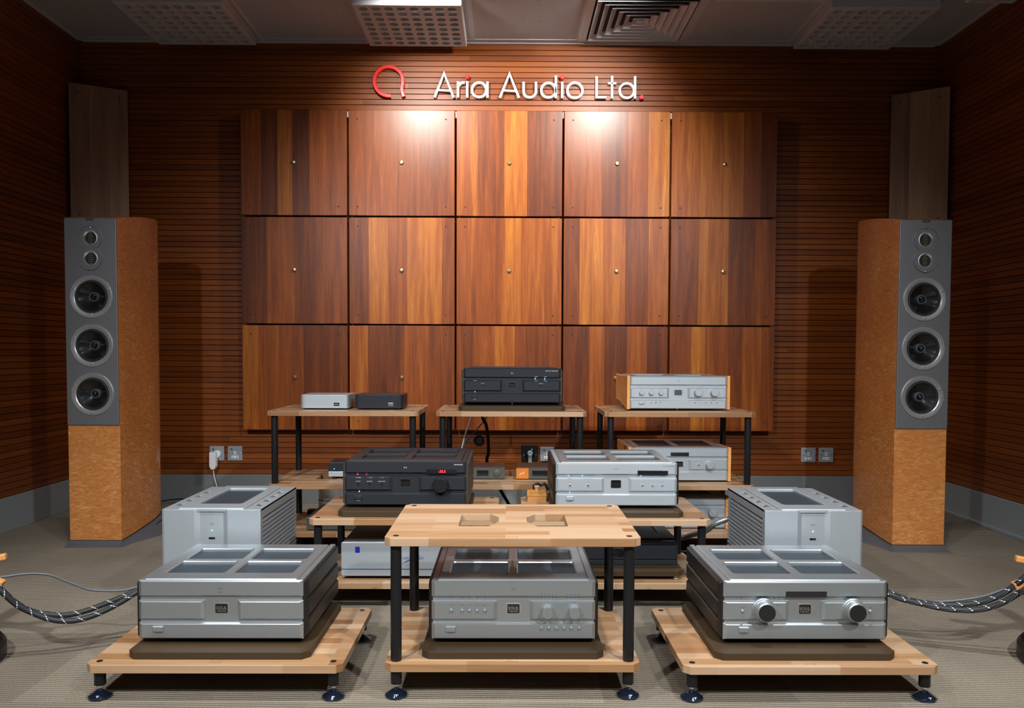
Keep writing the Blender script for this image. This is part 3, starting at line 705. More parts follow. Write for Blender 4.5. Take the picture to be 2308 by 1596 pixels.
def badge(t, x0, x1, z0, z1, y, dark=True):
    b = MB()
    o = rrect(x0, x1, z0, z1, .004); i = rrect(x0 + .002, x1 - .002, z0 + .002, z1 - .002, .003)
    b.strip([[(a, y, c) for a, c in o], [(a, y - .0014, c) for a, c in o], [(a, y - .0014, c) for a, c in i], [(a, y - .0002, c) for a, c in i]])
    f = b.build('badge_frame', 'chrome' if dark else 'silver', t, smooth=30)
    MB().prism(i, y - .0002, y - .0006, 'xz').build('badge_plate', 'black_gloss' if dark else 'chrome', f)
    w = x1 - x0; ink = 'chrome' if dark else 'ink_dark'
    text('SOUL', .0085, ink, f, (x0 + x1) / 2, y - .0009, z0 + (z1 - z0) * .53, name='badge_lettering')
    text('NOTE', .0048, ink, f, (x0 + x1) / 2, y - .0009, z0 + (z1 - z0) * .25, name='badge_lettering', sx=1.3)
def power_button(t, x0, x1, z0, z1, mat, ink):
    MB().cbar(x0, x1, z0, z1, -.0045, .001, .001, .001, .001).build('power_button', mat, t)
    text('POWER', .0030, ink, t, (x0 + x1) / 2, -.0003, z0 - .0045)
def amp(label, cat, xc, yf, zb, H=.154, D=.408, mat='silver', side='silver_side', gm='grille', ink='ink_dark', group='three-bar hi-fi units', lift=.012, model='', tag2='', hw=.217, name='amplifier', wood=False, nx=2, ny=2, inner=.044):
    """chassis standing on three spikes; local y=0 is the front of the bars, z=0 the board it stands on"""
    t = thing(name, label, cat, (xc, yf, zb), group)
    g = lift
    def zz(v): return v + g
    bd = MB(); bd.box(-hw + .003, hw - .003, .008, D, zz(.002), zz(H - .012))
    for s in (-1, 1): bd.box(min(s * (hw - .0155), s * (hw - .001)), max(s * (hw - .0155), s * (hw - .001)), .006, D, zz(H - .012), zz(H - .0008))
    bd.box(-hw + .001, hw - .001, .0105, .014, zz(0), zz(H - .001))
    bd.build('body', mat, t)
    MB().box(-hw + .0035, hw - .0035, .0085, .0115, zz(.003), zz(H - .004)).build('front_plate', mat, t)
    f1, f2, f3, f4 = .277, .336, .654, .727
    MB().cbar(-hw, hw, zz(H * f4), zz(H), 0, .0125, .0085, .0040, .0060).build('front_bar', mat, t)
    MB().cbar(-hw, -inner, zz(H * f2), zz(H * f3), 0, .0125, .0085, .0040, .0060).build('front_bar', mat, t)
    MB().cbar(inner, hw, zz(H * f2), zz(H * f3), 0, .0125, .0085, .0040, .0060).build('front_bar', mat, t)
    MB().cbar(-hw, hw, zz(0), zz(H * f1), 0, .0125, .0085, .0040, .0060).build('front_bar', mat, t)
    if wood:
        for s in (-1, 1):
            p = [(-.003, -.002), (.012, -.003), (.08, .004), (.2, .020), (.33, .026), (D, .024), (D, H + .003), (.33, H + .001), (.2, H - .0015), (.08, H + .0015), (-.003, H + .003)]
            MB().prism([(a, zz(b)) for a, b in p], s * hw, s * (hw + .0125), 'yz').build('wooden_cheek', 'cherry', t, bevel=.0015)
    else:
        for s in (-1, 1):
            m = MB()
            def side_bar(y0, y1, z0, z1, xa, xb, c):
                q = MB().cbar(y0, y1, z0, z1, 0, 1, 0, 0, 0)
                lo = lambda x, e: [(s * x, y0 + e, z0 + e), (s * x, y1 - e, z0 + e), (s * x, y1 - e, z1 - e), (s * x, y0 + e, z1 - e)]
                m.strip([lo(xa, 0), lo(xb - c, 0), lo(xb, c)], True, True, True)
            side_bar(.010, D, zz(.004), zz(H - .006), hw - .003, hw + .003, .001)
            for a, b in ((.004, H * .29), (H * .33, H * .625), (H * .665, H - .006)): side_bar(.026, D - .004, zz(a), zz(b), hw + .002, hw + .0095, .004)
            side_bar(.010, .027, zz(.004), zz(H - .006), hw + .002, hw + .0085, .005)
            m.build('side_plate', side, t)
    # lid with openings
    X, Y0, Y1 = hw - .0195, .008, D - .022
    ins = .0275; cells = []
    xs = [-X, 0, X]; ys = [Y0, Y0 + (Y1 - Y0) * .505, Y1] if ny == 2 else [Y0, Y1]
    for i in range(2):
        for j in range(len(ys) - 1):
            o = (xs[i], xs[i + 1], ys[j], ys[j + 1])
            a = (o[0] + (.0255 if i == 0 else .0130), o[1] - (.0130 if i == 0 else .0255), o[2] + (.058 if j == 0 else .014), o[3] - (.014 if j == 0 and ny == 2 else .054))
            cells.append((o, a))
    lid(t, -X, X, Y0, Y1, zz(H + .003), cells, mat if mat != 'silver_pale' else 'silver', gm)
    if lift > .005:
        for x, y in ((0, .03), (-hw + .05, D - .06), (hw - .05, D - .06)):
            MB().lathe([(.0015, 0), (.0055, .006), (.0055, lift + .002)], (0, 0, 0), 'z', 14).build('spike_foot', 'steel', t, (x, y, 0), smooth=35)
    if model: text(model, .0058, ink, t, 0, -.0003, zz(H * .86))
    if tag2: text(tag2, .0038, ink, t, hw - .012, -.0003, zz(H * .93), 'RIGHT')
    return t, g
GP = 'three-bar hi-fi units'
# front left
t, g = amp('silver power amplifier without knobs on the front left rack', 'amplifier', -.7545, 2.0993, .1133, .1575, model='A-3', lift=.0125)
text('CORE', .0036, 'ink_dark', t, 0, -.0003, g + .126)
badge(t, -.0185, .0185, g + .066, g + .095, .0085); power_button(t, -.178, -.151, g + .021, g + .035, 'silver', 'ink_dark')
# front centre
t, g = amp('silver phono stage with two round knobs and rows of buttons at front centre', 'phono stage', .0193, 2.1005, .1135, .1565, model='E-3', lift=.0125, gm='grille', name='phono_stage')
badge(t, -.0185, .0185, g + .066, g + .095, .0085); power_button(t, -.179, -.153, g + .021, g + .035, 'silver', 'ink_dark')
for x in (.0897, .161): knob(t, x, g + .0765, 0, .0160, .020, 'silver')
for x, r in ((-.165, .0042), (-.136, .0034), (-.1165, .0034), (-.096, .0034), (-.076, .0034)): stud(t, x, g + .078, 0, r, 'silver')
for x in (.074, .094, .114, .134, .154, .1745): stud(t, x, g + .031, 0, .0034, 'silver'); led(t, x, g + .0475, .0085, 'black_matte', .0014)
for x, s in ((-.165, 'MUTE'), (-.136, 'DEF'), (-.1165, 'LOW'), (-.096, 'SUB'), (-.076, 'MONO')): text(s, .0028, 'ink_dark', t, x, -.0003, g + .0915); led(t, x, g + .110, .0085, 'black_matte', .0014)
for i, x in enumerate((.064, .074, .0845, .094, .104, .114)): led(t, x, g + .110, .0085, 'black_matte', .0012); text(('78', '500', '100', '50', '10', '3')[i], .0026, 'ink_dark', t, x, -.0003, g + .1205)
for i, x in enumerate((.144, .154, .1643, .1745)): led(t, x, g + .110, .0085, 'black_matte', .0012); text(('MC1', 'MC2', 'MC3', 'MM')[i], .0026, 'ink_dark', t, x, -.0003, g + .1205)
text('INPUT', .0026, 'ink_dark', t, .161, -.0003, g + .0985)
# front right
t, g = amp('silver integrated amplifier with two large knobs on the front right rack', 'amplifier', .7935, 2.0975, .1133, .1575, model='', lift=.0135)
badge(t, -.0165, .0190, g + .066, g + .095, .0085); power_button(t, -.177, -.150, g + .021, g + .035, 'silver', 'ink_dark')
for x in (-.1115, .1265):
    MB().lathe([(.0315, 0), (.0305, .003), (.029, .004)], (0, 0, 0), 'y', 40).build('knob_ring', 'silver', t, (x, 0, g + .0815), smooth=30)
    knob(t, x, g + .0815, -.003, .0265, .028, 'silver', 'silver_side')
MB().prism([(-.053, g + .1145), (.056, g + .1145), (.056, g + .1305), (-.053, g + .1305)], -.0004, .001, 'xz').build('display', 'display_black', t)
for x, s in ((-.167, 'REC OUT'), (.172, 'MUTE')): stud(t, x, g + .078, 0, .0035, 'silver'); text(s, .0028, 'ink_dark', t, x, -.0003, g + .0865)
for x in (-.168, -.080, -.068): led(t, x, g + .1095, .0085, 'black_matte', .0014)
text('BYPASS', .0026, 'ink_dark', t, -.072, -.0003, g + .0945)
# black preamplifier
BK = dict(mat='anthracite', side='anthracite_side', gm='grille_dark', ink='ink_light')
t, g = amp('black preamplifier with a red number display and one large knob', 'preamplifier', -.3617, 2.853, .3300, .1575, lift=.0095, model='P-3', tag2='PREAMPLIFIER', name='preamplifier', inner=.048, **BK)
badge(t, -.0195, .0178, g + .064, g + .094, .0085); power_button(t, -.181, -.154, g + .021, g + .035, 'anthracite', 'ink_light')
B('display', 'display_black', t, .074, .183, -.0004, .001, g + .113, g + .131, .0006); text('-33.5', .0095, 'led_red', t, .131, -.0010, g + .1218, name='display_digits')
knob(t, .1265, g + .0745, 0, .0275, .024, 'black_satin')
led(t, -.1715, g + .110, .0085, 'led_red', .0022); led(t, -.1397, g + .110, .0085, 'led_red'); led(t, -.166, g + .0485, .0085, 'led_blue', .0019)
for x, s in ((-.168, 'OUTPUT'), (-.127, 'BAL INPUT'), (-.0845, 'UNBAL INPUT')): text(s, .0030, 'ink_light', t, x, -.0003, g + .086); stud(t, x, g + .078, 0, .0028, 'black_satin')
text('BAL UNBAL', .0026, 'ink_light', t, -.167, -.0003, g + .0995); text('1  2  3  4', .0032, 'ink_light', t, -.1265, -.0003, g + .0995); text('1  2  3  4', .0032, 'ink_light', t, -.0845, -.0003, g + .0995)
# silver converter
t, g = amp('silver digital converter with a dark display strip and blue lights', 'converter', .3935, 2.853, .3285, .1545, lift=.0100, mat='silver_pale', model='D-3', tag2='D/A CONVERTER', name='digital_converter', inner=.045)
badge(t, -.0195, .0170, g + .064, g + .093, .0085); power_button(t, -.180, -.154, g + .021, g + .035, 'silver_pale', 'ink_dark')
B('display', 'display_black', t, .0747, .184, -.0004, .001, g + .1125, g + .1285, .0006)
for x, s in ((-.167, 'OUTPUT'), (-.102, 'INPUT'), (.093, 'CLK'), (.129, 'FIR'), (.164, 'DISPLAY')): stud(t, x, g + .0764, 0, .0032, 'steel'); text(s, .0026, 'ink_dark', t, x, -.0003, g + .0855)
for x, m in ((-.172, 'led_blue'), (-.162, 'black_matte'), (-.122, 'led_blue'), (-.112, 'black_matte'), (-.102, 'black_matte'), (-.092, 'black_matte'), (-.082, 'black_matte'), (.088, 'led_green'), (.098, 'black_matte'), (.129, 'black_matte'), (.159, 'black_matte'), (.169, 'black_matte')): led(t, x, g + .1085, .0085, m, .0016)
led(t, -.167, g + .0478, .0085, 'led_blue'); text('BAL UNBAL', .0024, 'ink_dark', t, -.167, -.0003, g + .0985); text('USB  OPT  COAX  AES  I2S', .0024, 'ink_dark', t, -.102, -.0003, g + .0985)
# network transport
t, g = amp('black network player with two blue lights on the back centre rack', 'network player', .0233, 3.576, .6515, .1535, lift=.0115, model='Z-3', tag2='NETWORK TRANSPORT', name='network_player', inner=.046, **BK)
badge(t, -.0190, .0180, g + .065, g + .093, .0085); power_button(t, -.180, -.154, g + .021, g + .035, 'anthracite', 'ink_light')
for x, s in ((-.1306, 'DISPLAY'), (.129, 'SELECTOR')): stud(t, x, g + .0775, 0, .0025, 'black_satin'); text(s, .0030, 'ink_light', t, x, -.0003, g + .086)
for x, s in ((.103, 'OUTPUT'), (.145, 'INPUT')): led(t, x, g + .1075, .0085, 'led_blue', .0021); text(s, .0030, 'ink_light', t, x + .004, -.0003, g + .1165); text('USB LAN', .0026, 'ink_light', t, x + .004, -.0003, g + .0985)
led(t, -.1665, g + .0485, .0085, 'led_blue'); text('ON OFF', .0026, 'ink_light', t, -.166, -.0003, g + .0985)
# wood-sided units on the back right rack
WD = dict(mat='silver_pale', gm='grille_dark', wood=True, ny=1, hw=.2155, D=.36, group='wood-sided hi-fi units', inner=.042)
t, g = amp('silver preamplifier with wooden sides, on top of the back right rack', 'preamplifier', .7590, 3.540, ZK2, .1440, lift=.0085, model='P-7', name='preamplifier', **WD)
badge(t, -.0180, .0182, g + .059, g + .0855, .0085, False); power_button(t, -.175, -.151, g + .0215, g + .034, 'silver_pale', 'ink_dark')
for x in (-.1637, -.121, -.078): knob(t, x, g + .072, 0, .0098, .012, 'silver_pale')
for x in (.0866, .1586): knob(t, x, g + .0735, 0, .0172, .016, 'silver_pale')
for x in (-.12, -.10, -.0795, .0736, .097, .121, .1456, .169): stud(t, x, g + .0298, 0, .0022, 'steel'); led(t, x, g + .047, .0085, 'black_matte', .001)
for x in [-.185 + .0085 * i for i in range(16)] + [.060, .070, .081, .091, .101, .111, .141, .151, .161, .171]: led(t, x, g + .0985, .0085, 'black_matte', .001)
for x, s in ((-.1637, 'LOW FREQ'), (-.121, 'TURNOVER'), (-.078, 'HIGH FREQ')): text(s, .0024, 'ink_dark', t, x, -.0003, g + .0865)
t, g = amp('silver amplifier with wooden sides and display, middle tier of the back right rack', 'amplifier', .7675, 3.540, ZK1, .1460, lift=.0055, model='A-7', **WD)
badge(t, -.0180, .0182, g + .060, g + .0865, .0085, False)
B('display', 'display_black', t, -.040, .041, -.0004, .001, g + .1105, g + .127, .0006)
knob(t, .1337, g + .0715, 0, .0172, .016, 'silver_pale'); stud(t, .084, g + .0725, 0, .003, 'steel')
for x in (.050, .060, .105, .114, .123, .132, .141, .150, .160): led(t, x, g + .1000, .0085, 'black_matte', .0011)
t, g = amp('silver amplifier with wooden sides, bottom tier of the back right rack', 'amplifier', .7605, 3.540, ZK0, .1400, lift=.0035, model='A-6', **WD)
badge(t, -.0180, .0182, g + .058, g + .083, .0085, False); knob(t, .105, g + .070, 0, .0172, .016, 'silver_pale'); knob(t, .155, g + .070, 0, .0172, .016, 'silver_pale')
# black clock generator
t = thing('clock_generator', 'black clock generator on the lower middle shelf at right', 'clock generator', (.4020, 2.870, ZM0 + .034))
MB().box(-.2130, .2130, .008, .36, .003, .0935).build('body', 'anthracite', t)
MB().cbar(-.2170, .2170, .0735, .0970, 0, .01, .006, .003, .004).build('front_bar', 'anthracite', t)
MB().cbar(-.2170, .2170, .0195, .0710, 0, .01, .006, .003, .004).build('front_bar', 'anthracite', t)
MB().cbar(-.2170, .2170, .0005, .0180, .002, .01, .004, .002, .002).build('front_bar', 'anthracite', t)
lid(t, -.197, .197, .010, .345, .0975, [((-.197, 0, .010, .345), (-.16, -.02, .09, .29)), ((0, .197, .010, .345), (.02, .16, .09, .29))], 'anthracite', 'grille', dep=.006)
text('CLOCK GENERATOR', .0036, 'ink_light', t, .207, -.0003, .0885, 'RIGHT'); badge(t, -.022, .022, .030, .062, -.0002)
for x in (-.19, .19):
    for y in (.04, .32): MB().lathe([(.012, 0), (.012, .004)], (0, 0, 0), 'z', 16).build('foot_pad', 'rubber', t, (x, y, 0))
# LIGHTSPEED silver box
t = thing('power_conditioner', 'silver box with blue line and blue script on the lower middle shelf', 'power conditioner', (-.3530, 2.800, ZM0))
MB().prism(rrect(-.228, .228, .012, .132, .006), 0, .012, 'xz').build('front_plate', 'silver_pale', t, bevel=.0015)
MB().box(-.222, .222, .012, .34, .014, .134).build('cover', 'anthracite_side', t, bevel=.002)
B('blue_strip', 'blue_strip', t, -.228, .228, -.0006, .002, .0352, .0378)
B('blue_badge', 'blue_badge', t, -.1785, -.1625, -.0008, .001, .0950, .1160)
text('LIGHTSPEED', .0088, 'ink_blue', t, .0210, -.0006, .0755, shear=.35, sx=1.25)
m = MB(); m.prism([(-.013, .0575), (.002, .066), (.004, .064), (.010, .066), (.055, .089), (.03, .079)], -.0007, -.0003, 'xz'); m.build('script_stroke', 'ink_blue', t)
for x in (-.2, .2):
    for y in (.04, .31): MB().lathe([(.014, 0), (.014, .015)], (0, 0, 0), 'z', 16).build('foot_pad', 'rubber', t, (x, y, 0))

# ------------------------------------------------------------------ mono power amplifiers
def mono(label, xc, yf, inlet=False):
    t = thing('mono_amplifier', label, 'amplifier', (xc, yf, 0), 'tall silver mono amplifiers')
    w, z0, z1, D = .158, .050, .3800, .440
    fr = [(-w, .004), (-w + .007, 0), (-.0530, 0), (-.0375, .008), (.0375, .008), (.0530, 0), (w - .007, 0), (w, .004), (w, .012), (-w, .012)]
    MB().prism(fr, z0, z1).build('front_panel', 'silver_pale', t, bevel=.0005)
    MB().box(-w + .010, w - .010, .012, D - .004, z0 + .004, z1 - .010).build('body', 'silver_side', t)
    # top deck with slots beside a raised lid
    tp = MB(); ys = [.012, .066, .115, .143, .195, .222, .275, .302, .355, D]
    slots = []
    for k in range(4): slots.append((.068 + k * .079, .068 + k * .079 + .044))
    for s in (-1, 1):
        xa, xb = .106, w
        def bx(a, b, c, d): tp.box(min(s * a, s * b), max(s * a, s * b), c, d, z1 - .006, z1)
        bx(xa, .122, .012, D); bx(.140, xb, .012, D)
        y = .012
        for a, b in slots: bx(.122, .140, y, a); y = b
        bx(.122, .140, y, D)
    tp.box(-.106, .106, .012, .030, z1 - .006, z1); tp.box(-.106, .106, D - .02, D, z1 - .006, z1)
    tp.build('top_deck', 'silver_pale', t)
    lid(t, -.101, .101, .006, D - .004, z1 + .0045, [((-.101, .101, .006, D - .004), (-.0705, .0705, .083, .386))], 'silver_pale', 'grille', r=.010)
    for s in (-1, 1):
        for q in (.060, .400): MB().lathe([(.0032, 0), (.0032, .001), (.002, .0015)], (0, 0, 0), 'z', 10).build('screw', 'chrome', t, (s * .116, q, z1), smooth=30)
    for s in (-1, 1):
        m = MB()
        z = z0 + .006; zt = z1 - .0305
        m.box(min(s * (w - .0105), s * w), max(s * (w - .0105), s * w), .012, D, zt, z1 - .0005); m.box(min(s * (w - .0105), s * w), max(s * (w - .0105), s * w), .012, .026, z0, zt)
        while z < zt - .006:
            lo = lambda x, e: [(s * x, .026, z + e), (s * x, D, z + e), (s * x, D, z + .0098 - e), (s * x, .026, z + .0098 - e)]
            m.strip([lo(w - .0105, 0), lo(w - .0015, 0), lo(w, .0015)], True, True, True); z += .0145
        m.build('side_fins', 'silver_pale', t)
        if inlet and s < 0:
            MB().box(s * w - .003, s * w + .004, .030, .075, z0 + .065, z0 + .115).build('power_inlet', 'silver_pale', t)
            MB().box(s * w - .0034, s * w - .0028, .038, .060, z0 + .068, z0 + .105).build('inlet_socket', 'black_matte', t)
    text('M-3', .0062, 'ink_dark', t, 0, .0077, z1 - .048); led(t, 0, z1 - .0685, .008, 'led_blue', .0019)
    MB().prism(chamfer_rect(-.0105, .0105, -.003, .003, .002), .0081, .0068, 'xz').build('lower_badge', 'black_gloss', t, (0, 0, z1 - .0935))
    for x in (-.11, .11):
        for y in (.06, .38): MB().lathe([(.02, 0), (.022, .004), (.02, .05)], (0, 0, 0), 'z', 18).build('foot', 'black_satin', t, (x, y, 0), smooth=35)
mono('tall silver mono amplifier on the floor beside the left loudspeaker', -.9480, 2.560)
mono('tall silver mono amplifier on the floor beside the right loudspeaker', .9930, 2.565, True)

# ------------------------------------------------------------------ floorstanding loudspeakers
ST = [(0, .117), (.03, .1215), (.08, .127), (.14, .132), (.20, .136), (.27, .1375), (.33, .136), (.375, .131), (.415, .120), (.445, .104), (.470, .082), (.488, .055), (.498, .025)]
def speaker(label, xc, yf):
    t = thing('loudspeaker', label, 'loudspeaker', (xc, yf, 0), 'floorstanding loudspeakers')
    zb = lambda y: .026 + .125 * y
    zt = lambda y: 1.484 + .24 * y - .26 * y * y
    ZBF = .553
    loops = []
    for y, h in [(.034, .1218)] + ST[2:]:
        h -= .0; loops.append([(-h, y, zb(y)), (h, y, zb(y)), (h, y, zt(y)), (-h, y, zt(y))])
    cb = MB().strip(loops, True, True, True)
    # lower front block and the thin cheeks beside the baffle
    cb.strip([[(-.117, 0, .026), (.117, 0, .026), (.117, 0, ZBF), (-.117, 0, ZBF)], [(-.122, .034, .030), (.122, .034, .030), (.122, .034, ZBF), (-.122, .034, ZBF)]], True, True, True)
    for s in (-1, 1):
        cb.strip([[(s * .1145, 0, ZBF), (s * .117, 0, ZBF), (s * .117, 0, 1.484), (s * .1145, 0, 1.484)], [(s * .1145, .034, ZBF), (s * .1222, .034, ZBF), (s * .1222, .034, 1.492), (s * .1145, .034, 1.492)]], True, True, True)
    cb.strip([[(-.115, .004, 1.480), (.115, .004, 1.480), (.115, .004, 1.4845), (-.115, .004, 1.4845)], [(-.115, .034, 1.480), (.115, .034, 1.480), (.115, .034, 1.4918), (-.115, .034, 1.4918)]], True, True, True)
    cb.build('cabinet', 'burl_maple', t, smooth=32, bevel=.0025)
    tw, wf = (1.3935, 1.3020), (1.131, .912, .693)
    circ = lambda r, cz, n=40: [(r * math.cos(2 * PI * i / n), cz + r * math.sin(2 * PI * i / n)) for i in range(n)]
    me = holed([(-.1165, ZBF - .001), (.1165, ZBF - .001), (.1165, 1.483), (-.1165, 1.483)], [circ(.0735, z) for z in wf] + [circ(.031, z, 28) for z in tw], 0, .030)
    for v in me.vertices: v.co = Vector((v.co.x, -.007 + v.co.z, v.co.y))
    for p in me.polygons: p.flip()
    bf = obj('baffle', me, 'baffle_grey', t, bevel=.0025)
    MB().box(-.1135, .1135, .0315, .0335, ZBF + .002, 1.479).build('baffle_back', 'black_matte', t)
    B('top_badge', 'bronze', t, -.0175, .0175, -.0095, -.0065, 1.4715, 1.4835, .002)
    MB().lathe([(.003, 0), (.003, .0006)], (0, 0, 0), 'y', 12).build('badge_mark', 'steel', t, (0, -.0094, 1.478))
    # double tweeter plate
    q = .0458; r = .0535; a0 = math.degrees(math.asin(q / r)); ol = []
    for i in range(31):
        a = math.radians(-a0 + (180 + 2 * a0) * i / 30); ol.append((r * math.cos(a), q + r * math.sin(a)))
    ol += [(-x, -z) for x, z in ol]; zc = sum(tw) / 2
    me = holed([(x, z) for x, z in ol], [circ(.0335, q, 28), circ(.0335, -q, 28)], 0, .003)
    for v in me.vertices: v.co = Vector((v.co.x, -.0098 + v.co.z, zc + v.co.y))
    for p in me.polygons: p.flip()
    obj('tweeter_plate', me, 'baffle_grey', t, bevel=.0012)
    rim = MB(); n = len(ol)
    rim.strip([[(x * 1.0, -.0070, zc + z) for x, z in ol], [(x, -.0104, zc + z) for x, z in ol], [(x * .972, -.0104, zc + z * .985) for x, z in ol], [(x * .972, -.0096, zc + z * .985) for x, z in ol]])
    rim.build('tweeter_rim', 'chrome', t, smooth=30)
    for z in tw:
        d = MB().lathe([(.0345, .0095), (.0345, .011), (.031, .0115), (.0255, .004), (.0252, -.004)], (0, 0, 0), 'y', 32, cap=False).build('tweeter', 'driver_ring', t, (0, 0, z), smooth=30)
        MB().lathe([(.0255, .0), (.0001, .0005)], (0, 0, 0), 'y', 28).build('tweeter_dome', 'black_matte', d, (0, 0, 0), smooth=30)
        for k in range(6):
            ln = .0105 if 0 < k < 5 else .0065
            B('tweeter_strip', 'gold_strip', d, -ln, ln, -.0016, -.0002, -.0212 + k * .0085 - .0014, -.0212 + k * .0085 + .0014)
    for sx, z in ((0, tw[0] + .0475), (0, tw[1] - .0475)): disc('screw', 'chrome', t, sx, -.0098, z, .0033, .0012, 12)
    for z in wf:
        d = MB().lathe([(.0964, .0068), (.0964, .0100), (.0945, .0118), (.0920, .0120), (.0770, .0100), (.0735, .0070), (.0735, -.006)], (0, 0, 0), 'y', 56, cap=False).build('woofer', 'driver_ring', t, (0, 0, z), smooth=30)
        MB().lathe([(.0735, .0040), (.0715, .0065), (.0685, .0055), (.0660, .0068), (.0630, .0050), (.0605, .0000)], (0, 0, 0), 'y', 48, cap=False).build('woofer_surround', 'rubber', d, smooth=50)
        MB().lathe([(.0612, .0010), (.0450, -.0095), (.0280, -.0185), (.0215, -.0215)], (0, 0, 0), 'y', 48, cap=False).build('woofer_cone', 'cone_black', d, smooth=50)
        MB().lathe([(.0235, -.0230), (.0225, -.0165), (.0185, -.0125), (.0150, -.0150), (.0135, -.0170)], (0, 0, 0), 'y', 32, cap=False).build('woofer_collar', 'plinth_grey', d, smooth=40)
        MB().lathe([(.0150, -.0220), (.0135, -.0110), (.0085, -.0035), (.0030, -.0005), (.0001, 0)], (0, 0, 0), 'y', 32).build('phase_plug', 'black_gloss', d, smooth=50)
        for a in (25, 155, 270): disc('screw', 'steel', d, .0845 * math.cos(math.radians(a)), -.0108, .0845 * math.sin(math.radians(a)), .0034, .0012, 12)
    # flared plinth
    fw = lambda y: .45 + 2.4 * min(1, y / .22)
    ring = lambda k, dx, dy, z: [(h * k + dx * fw(y), y * 1.0 + (dy if y == 0 else dy * -.3), z(y)) for y, h in ST] + [(-(h * k + dx * fw(y)), y + (dy if y == 0 else dy * -.3), z(y)) for y, h in reversed(ST)]
    zl = lambda f: (lambda y: (zb(y) - .002) * f)
    MB().strip([ring(1, .0, 0, lambda y: zb(y) - .0002), ring(1, .0, -.002, zl(.97)), ring(1, .006, -.012, zl(.66)), ring(1, .007, -.014, zl(.62)), ring(1, .016, -.025, zl(.33)), ring(1, .017, -.027, zl(.30)), ring(1.02, .024, -.036, lambda y: 0)], True, False, True).build('plinth', 'plinth_grey', t, smooth=20)
    MB().strip([ring(1, .0012, -.001, lambda y: zb(y) + .0015), ring(1, .0012, -.001, lambda y: zb(y) - .0025)]).build('shadow_gap', 'black_matte', t)
    for s in (-1, 1):
        for f, ya, yb in ((.70, .24, .46), (.36, .27, .48)):
            m = MB(); st = [(y, h) for y, h in ST if ya <= y <= yb]; e = (.0058 if f > .5 else .0150) * 2.85
            lo = [[(s * (h + e), y, (zb(y) - .002) * (f + w)) for w in ((-.045, .045) if 0 < i < len(st) - 1 else (-.01, .01))] for i, (y, h) in enumerate(st)]
            m.strip(lo, False); o = m.build('plinth_slot', 'black_matte', t)
            sm = o.modifiers.new('thick', 'SOLIDIFY'); sm.thickness = .002; sm.offset = 0
    return t
speaker('left floorstanding loudspeaker in golden burl veneer with grey baffle', -1.8700, 3.636)
speaker('right floorstanding loudspeaker in golden burl veneer with grey baffle', 1.8590, 3.582)

# ------------------------------------------------------------------ small boxes on the racks
def small_box(label, name, cat, xc, yf, z, w, d, h, mat, plate):
    t = thing(name, label, cat, (xc, yf, z), 'small rounded boxes')
    f = .0055; pl = [(a, b) for a, b in rrect(-w / 2, w / 2, 0, d, .016, 5)]
    MB().prism(pl, f, h).build('case', mat, t, bevel=.0012, smooth=30)
    MB().box(-w / 2 + .021, w / 2 - .021, -.0008, .004, f + .001, h - .0015).build('front_plate', mat, t, bevel=.0006)
    MB().box(w / 2 - .064, w / 2 - .040, -.0016, .0, f + .011, f + .025).build('badge', plate, t, bevel=.0006)
    text('SOUL', .0050, 'ink_light' if plate == 'black_gloss' else 'ink_dark', t, w / 2 - .052, -.0018, f + .018)
    for x in (-w / 2 + .02, w / 2 - .02):
        for y in (.02, d - .02): MB().lathe([(.007, 0), (.008, f + .001)], (0, 0, 0), 'z', 12).build('foot_pad', 'rubber', t, (x, y, 0))
    return t
t = small_box('small silver box with rounded corners on the back left rack', 'network_box', 'hi-fi box', -.8080, 3.550, ZK2, .213, .190, .0655, 'silver_pale', 'black_gloss')
for i in range(5): led(t, -.033 + .0105 * i, .024, -.0008, 'ink_dark', .001)
small_box('small black box with rounded corners beside the silver one', 'network_box', 'hi-fi box', -.5680, 3.550, ZK2, .212, .190, .0665, 'anthracite', 'steel')
t = thing('power_supply', 'small two-tone box with a blue light behind the black preamplifier', 'hi-fi box', (-.7230, 3.600, ZK1))
B('upper_case', 'anthracite', t, -.08, .08, 0, .13, .034, .0745, .002); B('lower_case', 'silver_pale', t, -.08, .08, .001, .13, .0105, .034, .0015)
led(t, -.0535, .046, 0, 'led_blue', .0017)
for x in (-.055, .055):
    for y in (.02, .11): MB().lathe([(.011, 0), (.013, .011)], (0, 0, 0), 'z', 14).build('foot_pad', 'rubber', t, (x, y, 0))
def bronze_box(label, xc, right):
    t = thing('streamer_box', label, 'hi-fi box', (xc, 3.600, ZK1), 'bronze streamer boxes')
    B('case', 'bronze', t, -.095, .095, .003, .19, .004, .0510, .0015)
    B('front_plate', 'bronze_face', t, -.0955, .0955, 0, .004, .0035, .0510, .0008)
    if right:
        B('orange_block', 'orange', t, -.0957, -.0400, -.0012, .003, .0035, .0512, .0006); B('display', 'display_black', t, -.024, .050, -.0006, .002, .0155, .0400)
        m = ribbon([(-.008, -.007), (-.010, -.002), (-.004, .001), (-.003, .006)], .0022, 0, -.0006); m.build('mark', 'plastic_white', t, (-.070, -.0014, .0255))
        m = ribbon([(.004, -.006), (.003, -.001), (.009, .002), (.007, .008)], .0022, 0, -.0006); m.build('mark', 'plastic_white', t, (-.070, -.0014, .0285))
    else:
        B('display', 'display_black', t, -.030, .022, -.0006, .002, .0155, .0410); knob(t, .060, .029, 0, .0155, .006, 'bronze_face')
    for x in (-.08, .08):
        for y in (.02, .17): MB().lathe([(.007, 0), (.008, .005)], (0, 0, 0), 'z', 12).build('foot_pad', 'rubber', t, (x, y, 0))
    for i in range(14): B('vent_slot', 'black_matte', t, -.075 + i * .0105, -.069 + i * .0105, .160, .166, .0508, .0512)
bronze_box('dark bronze streamer with a round knob on the back centre rack', -.1040, False)
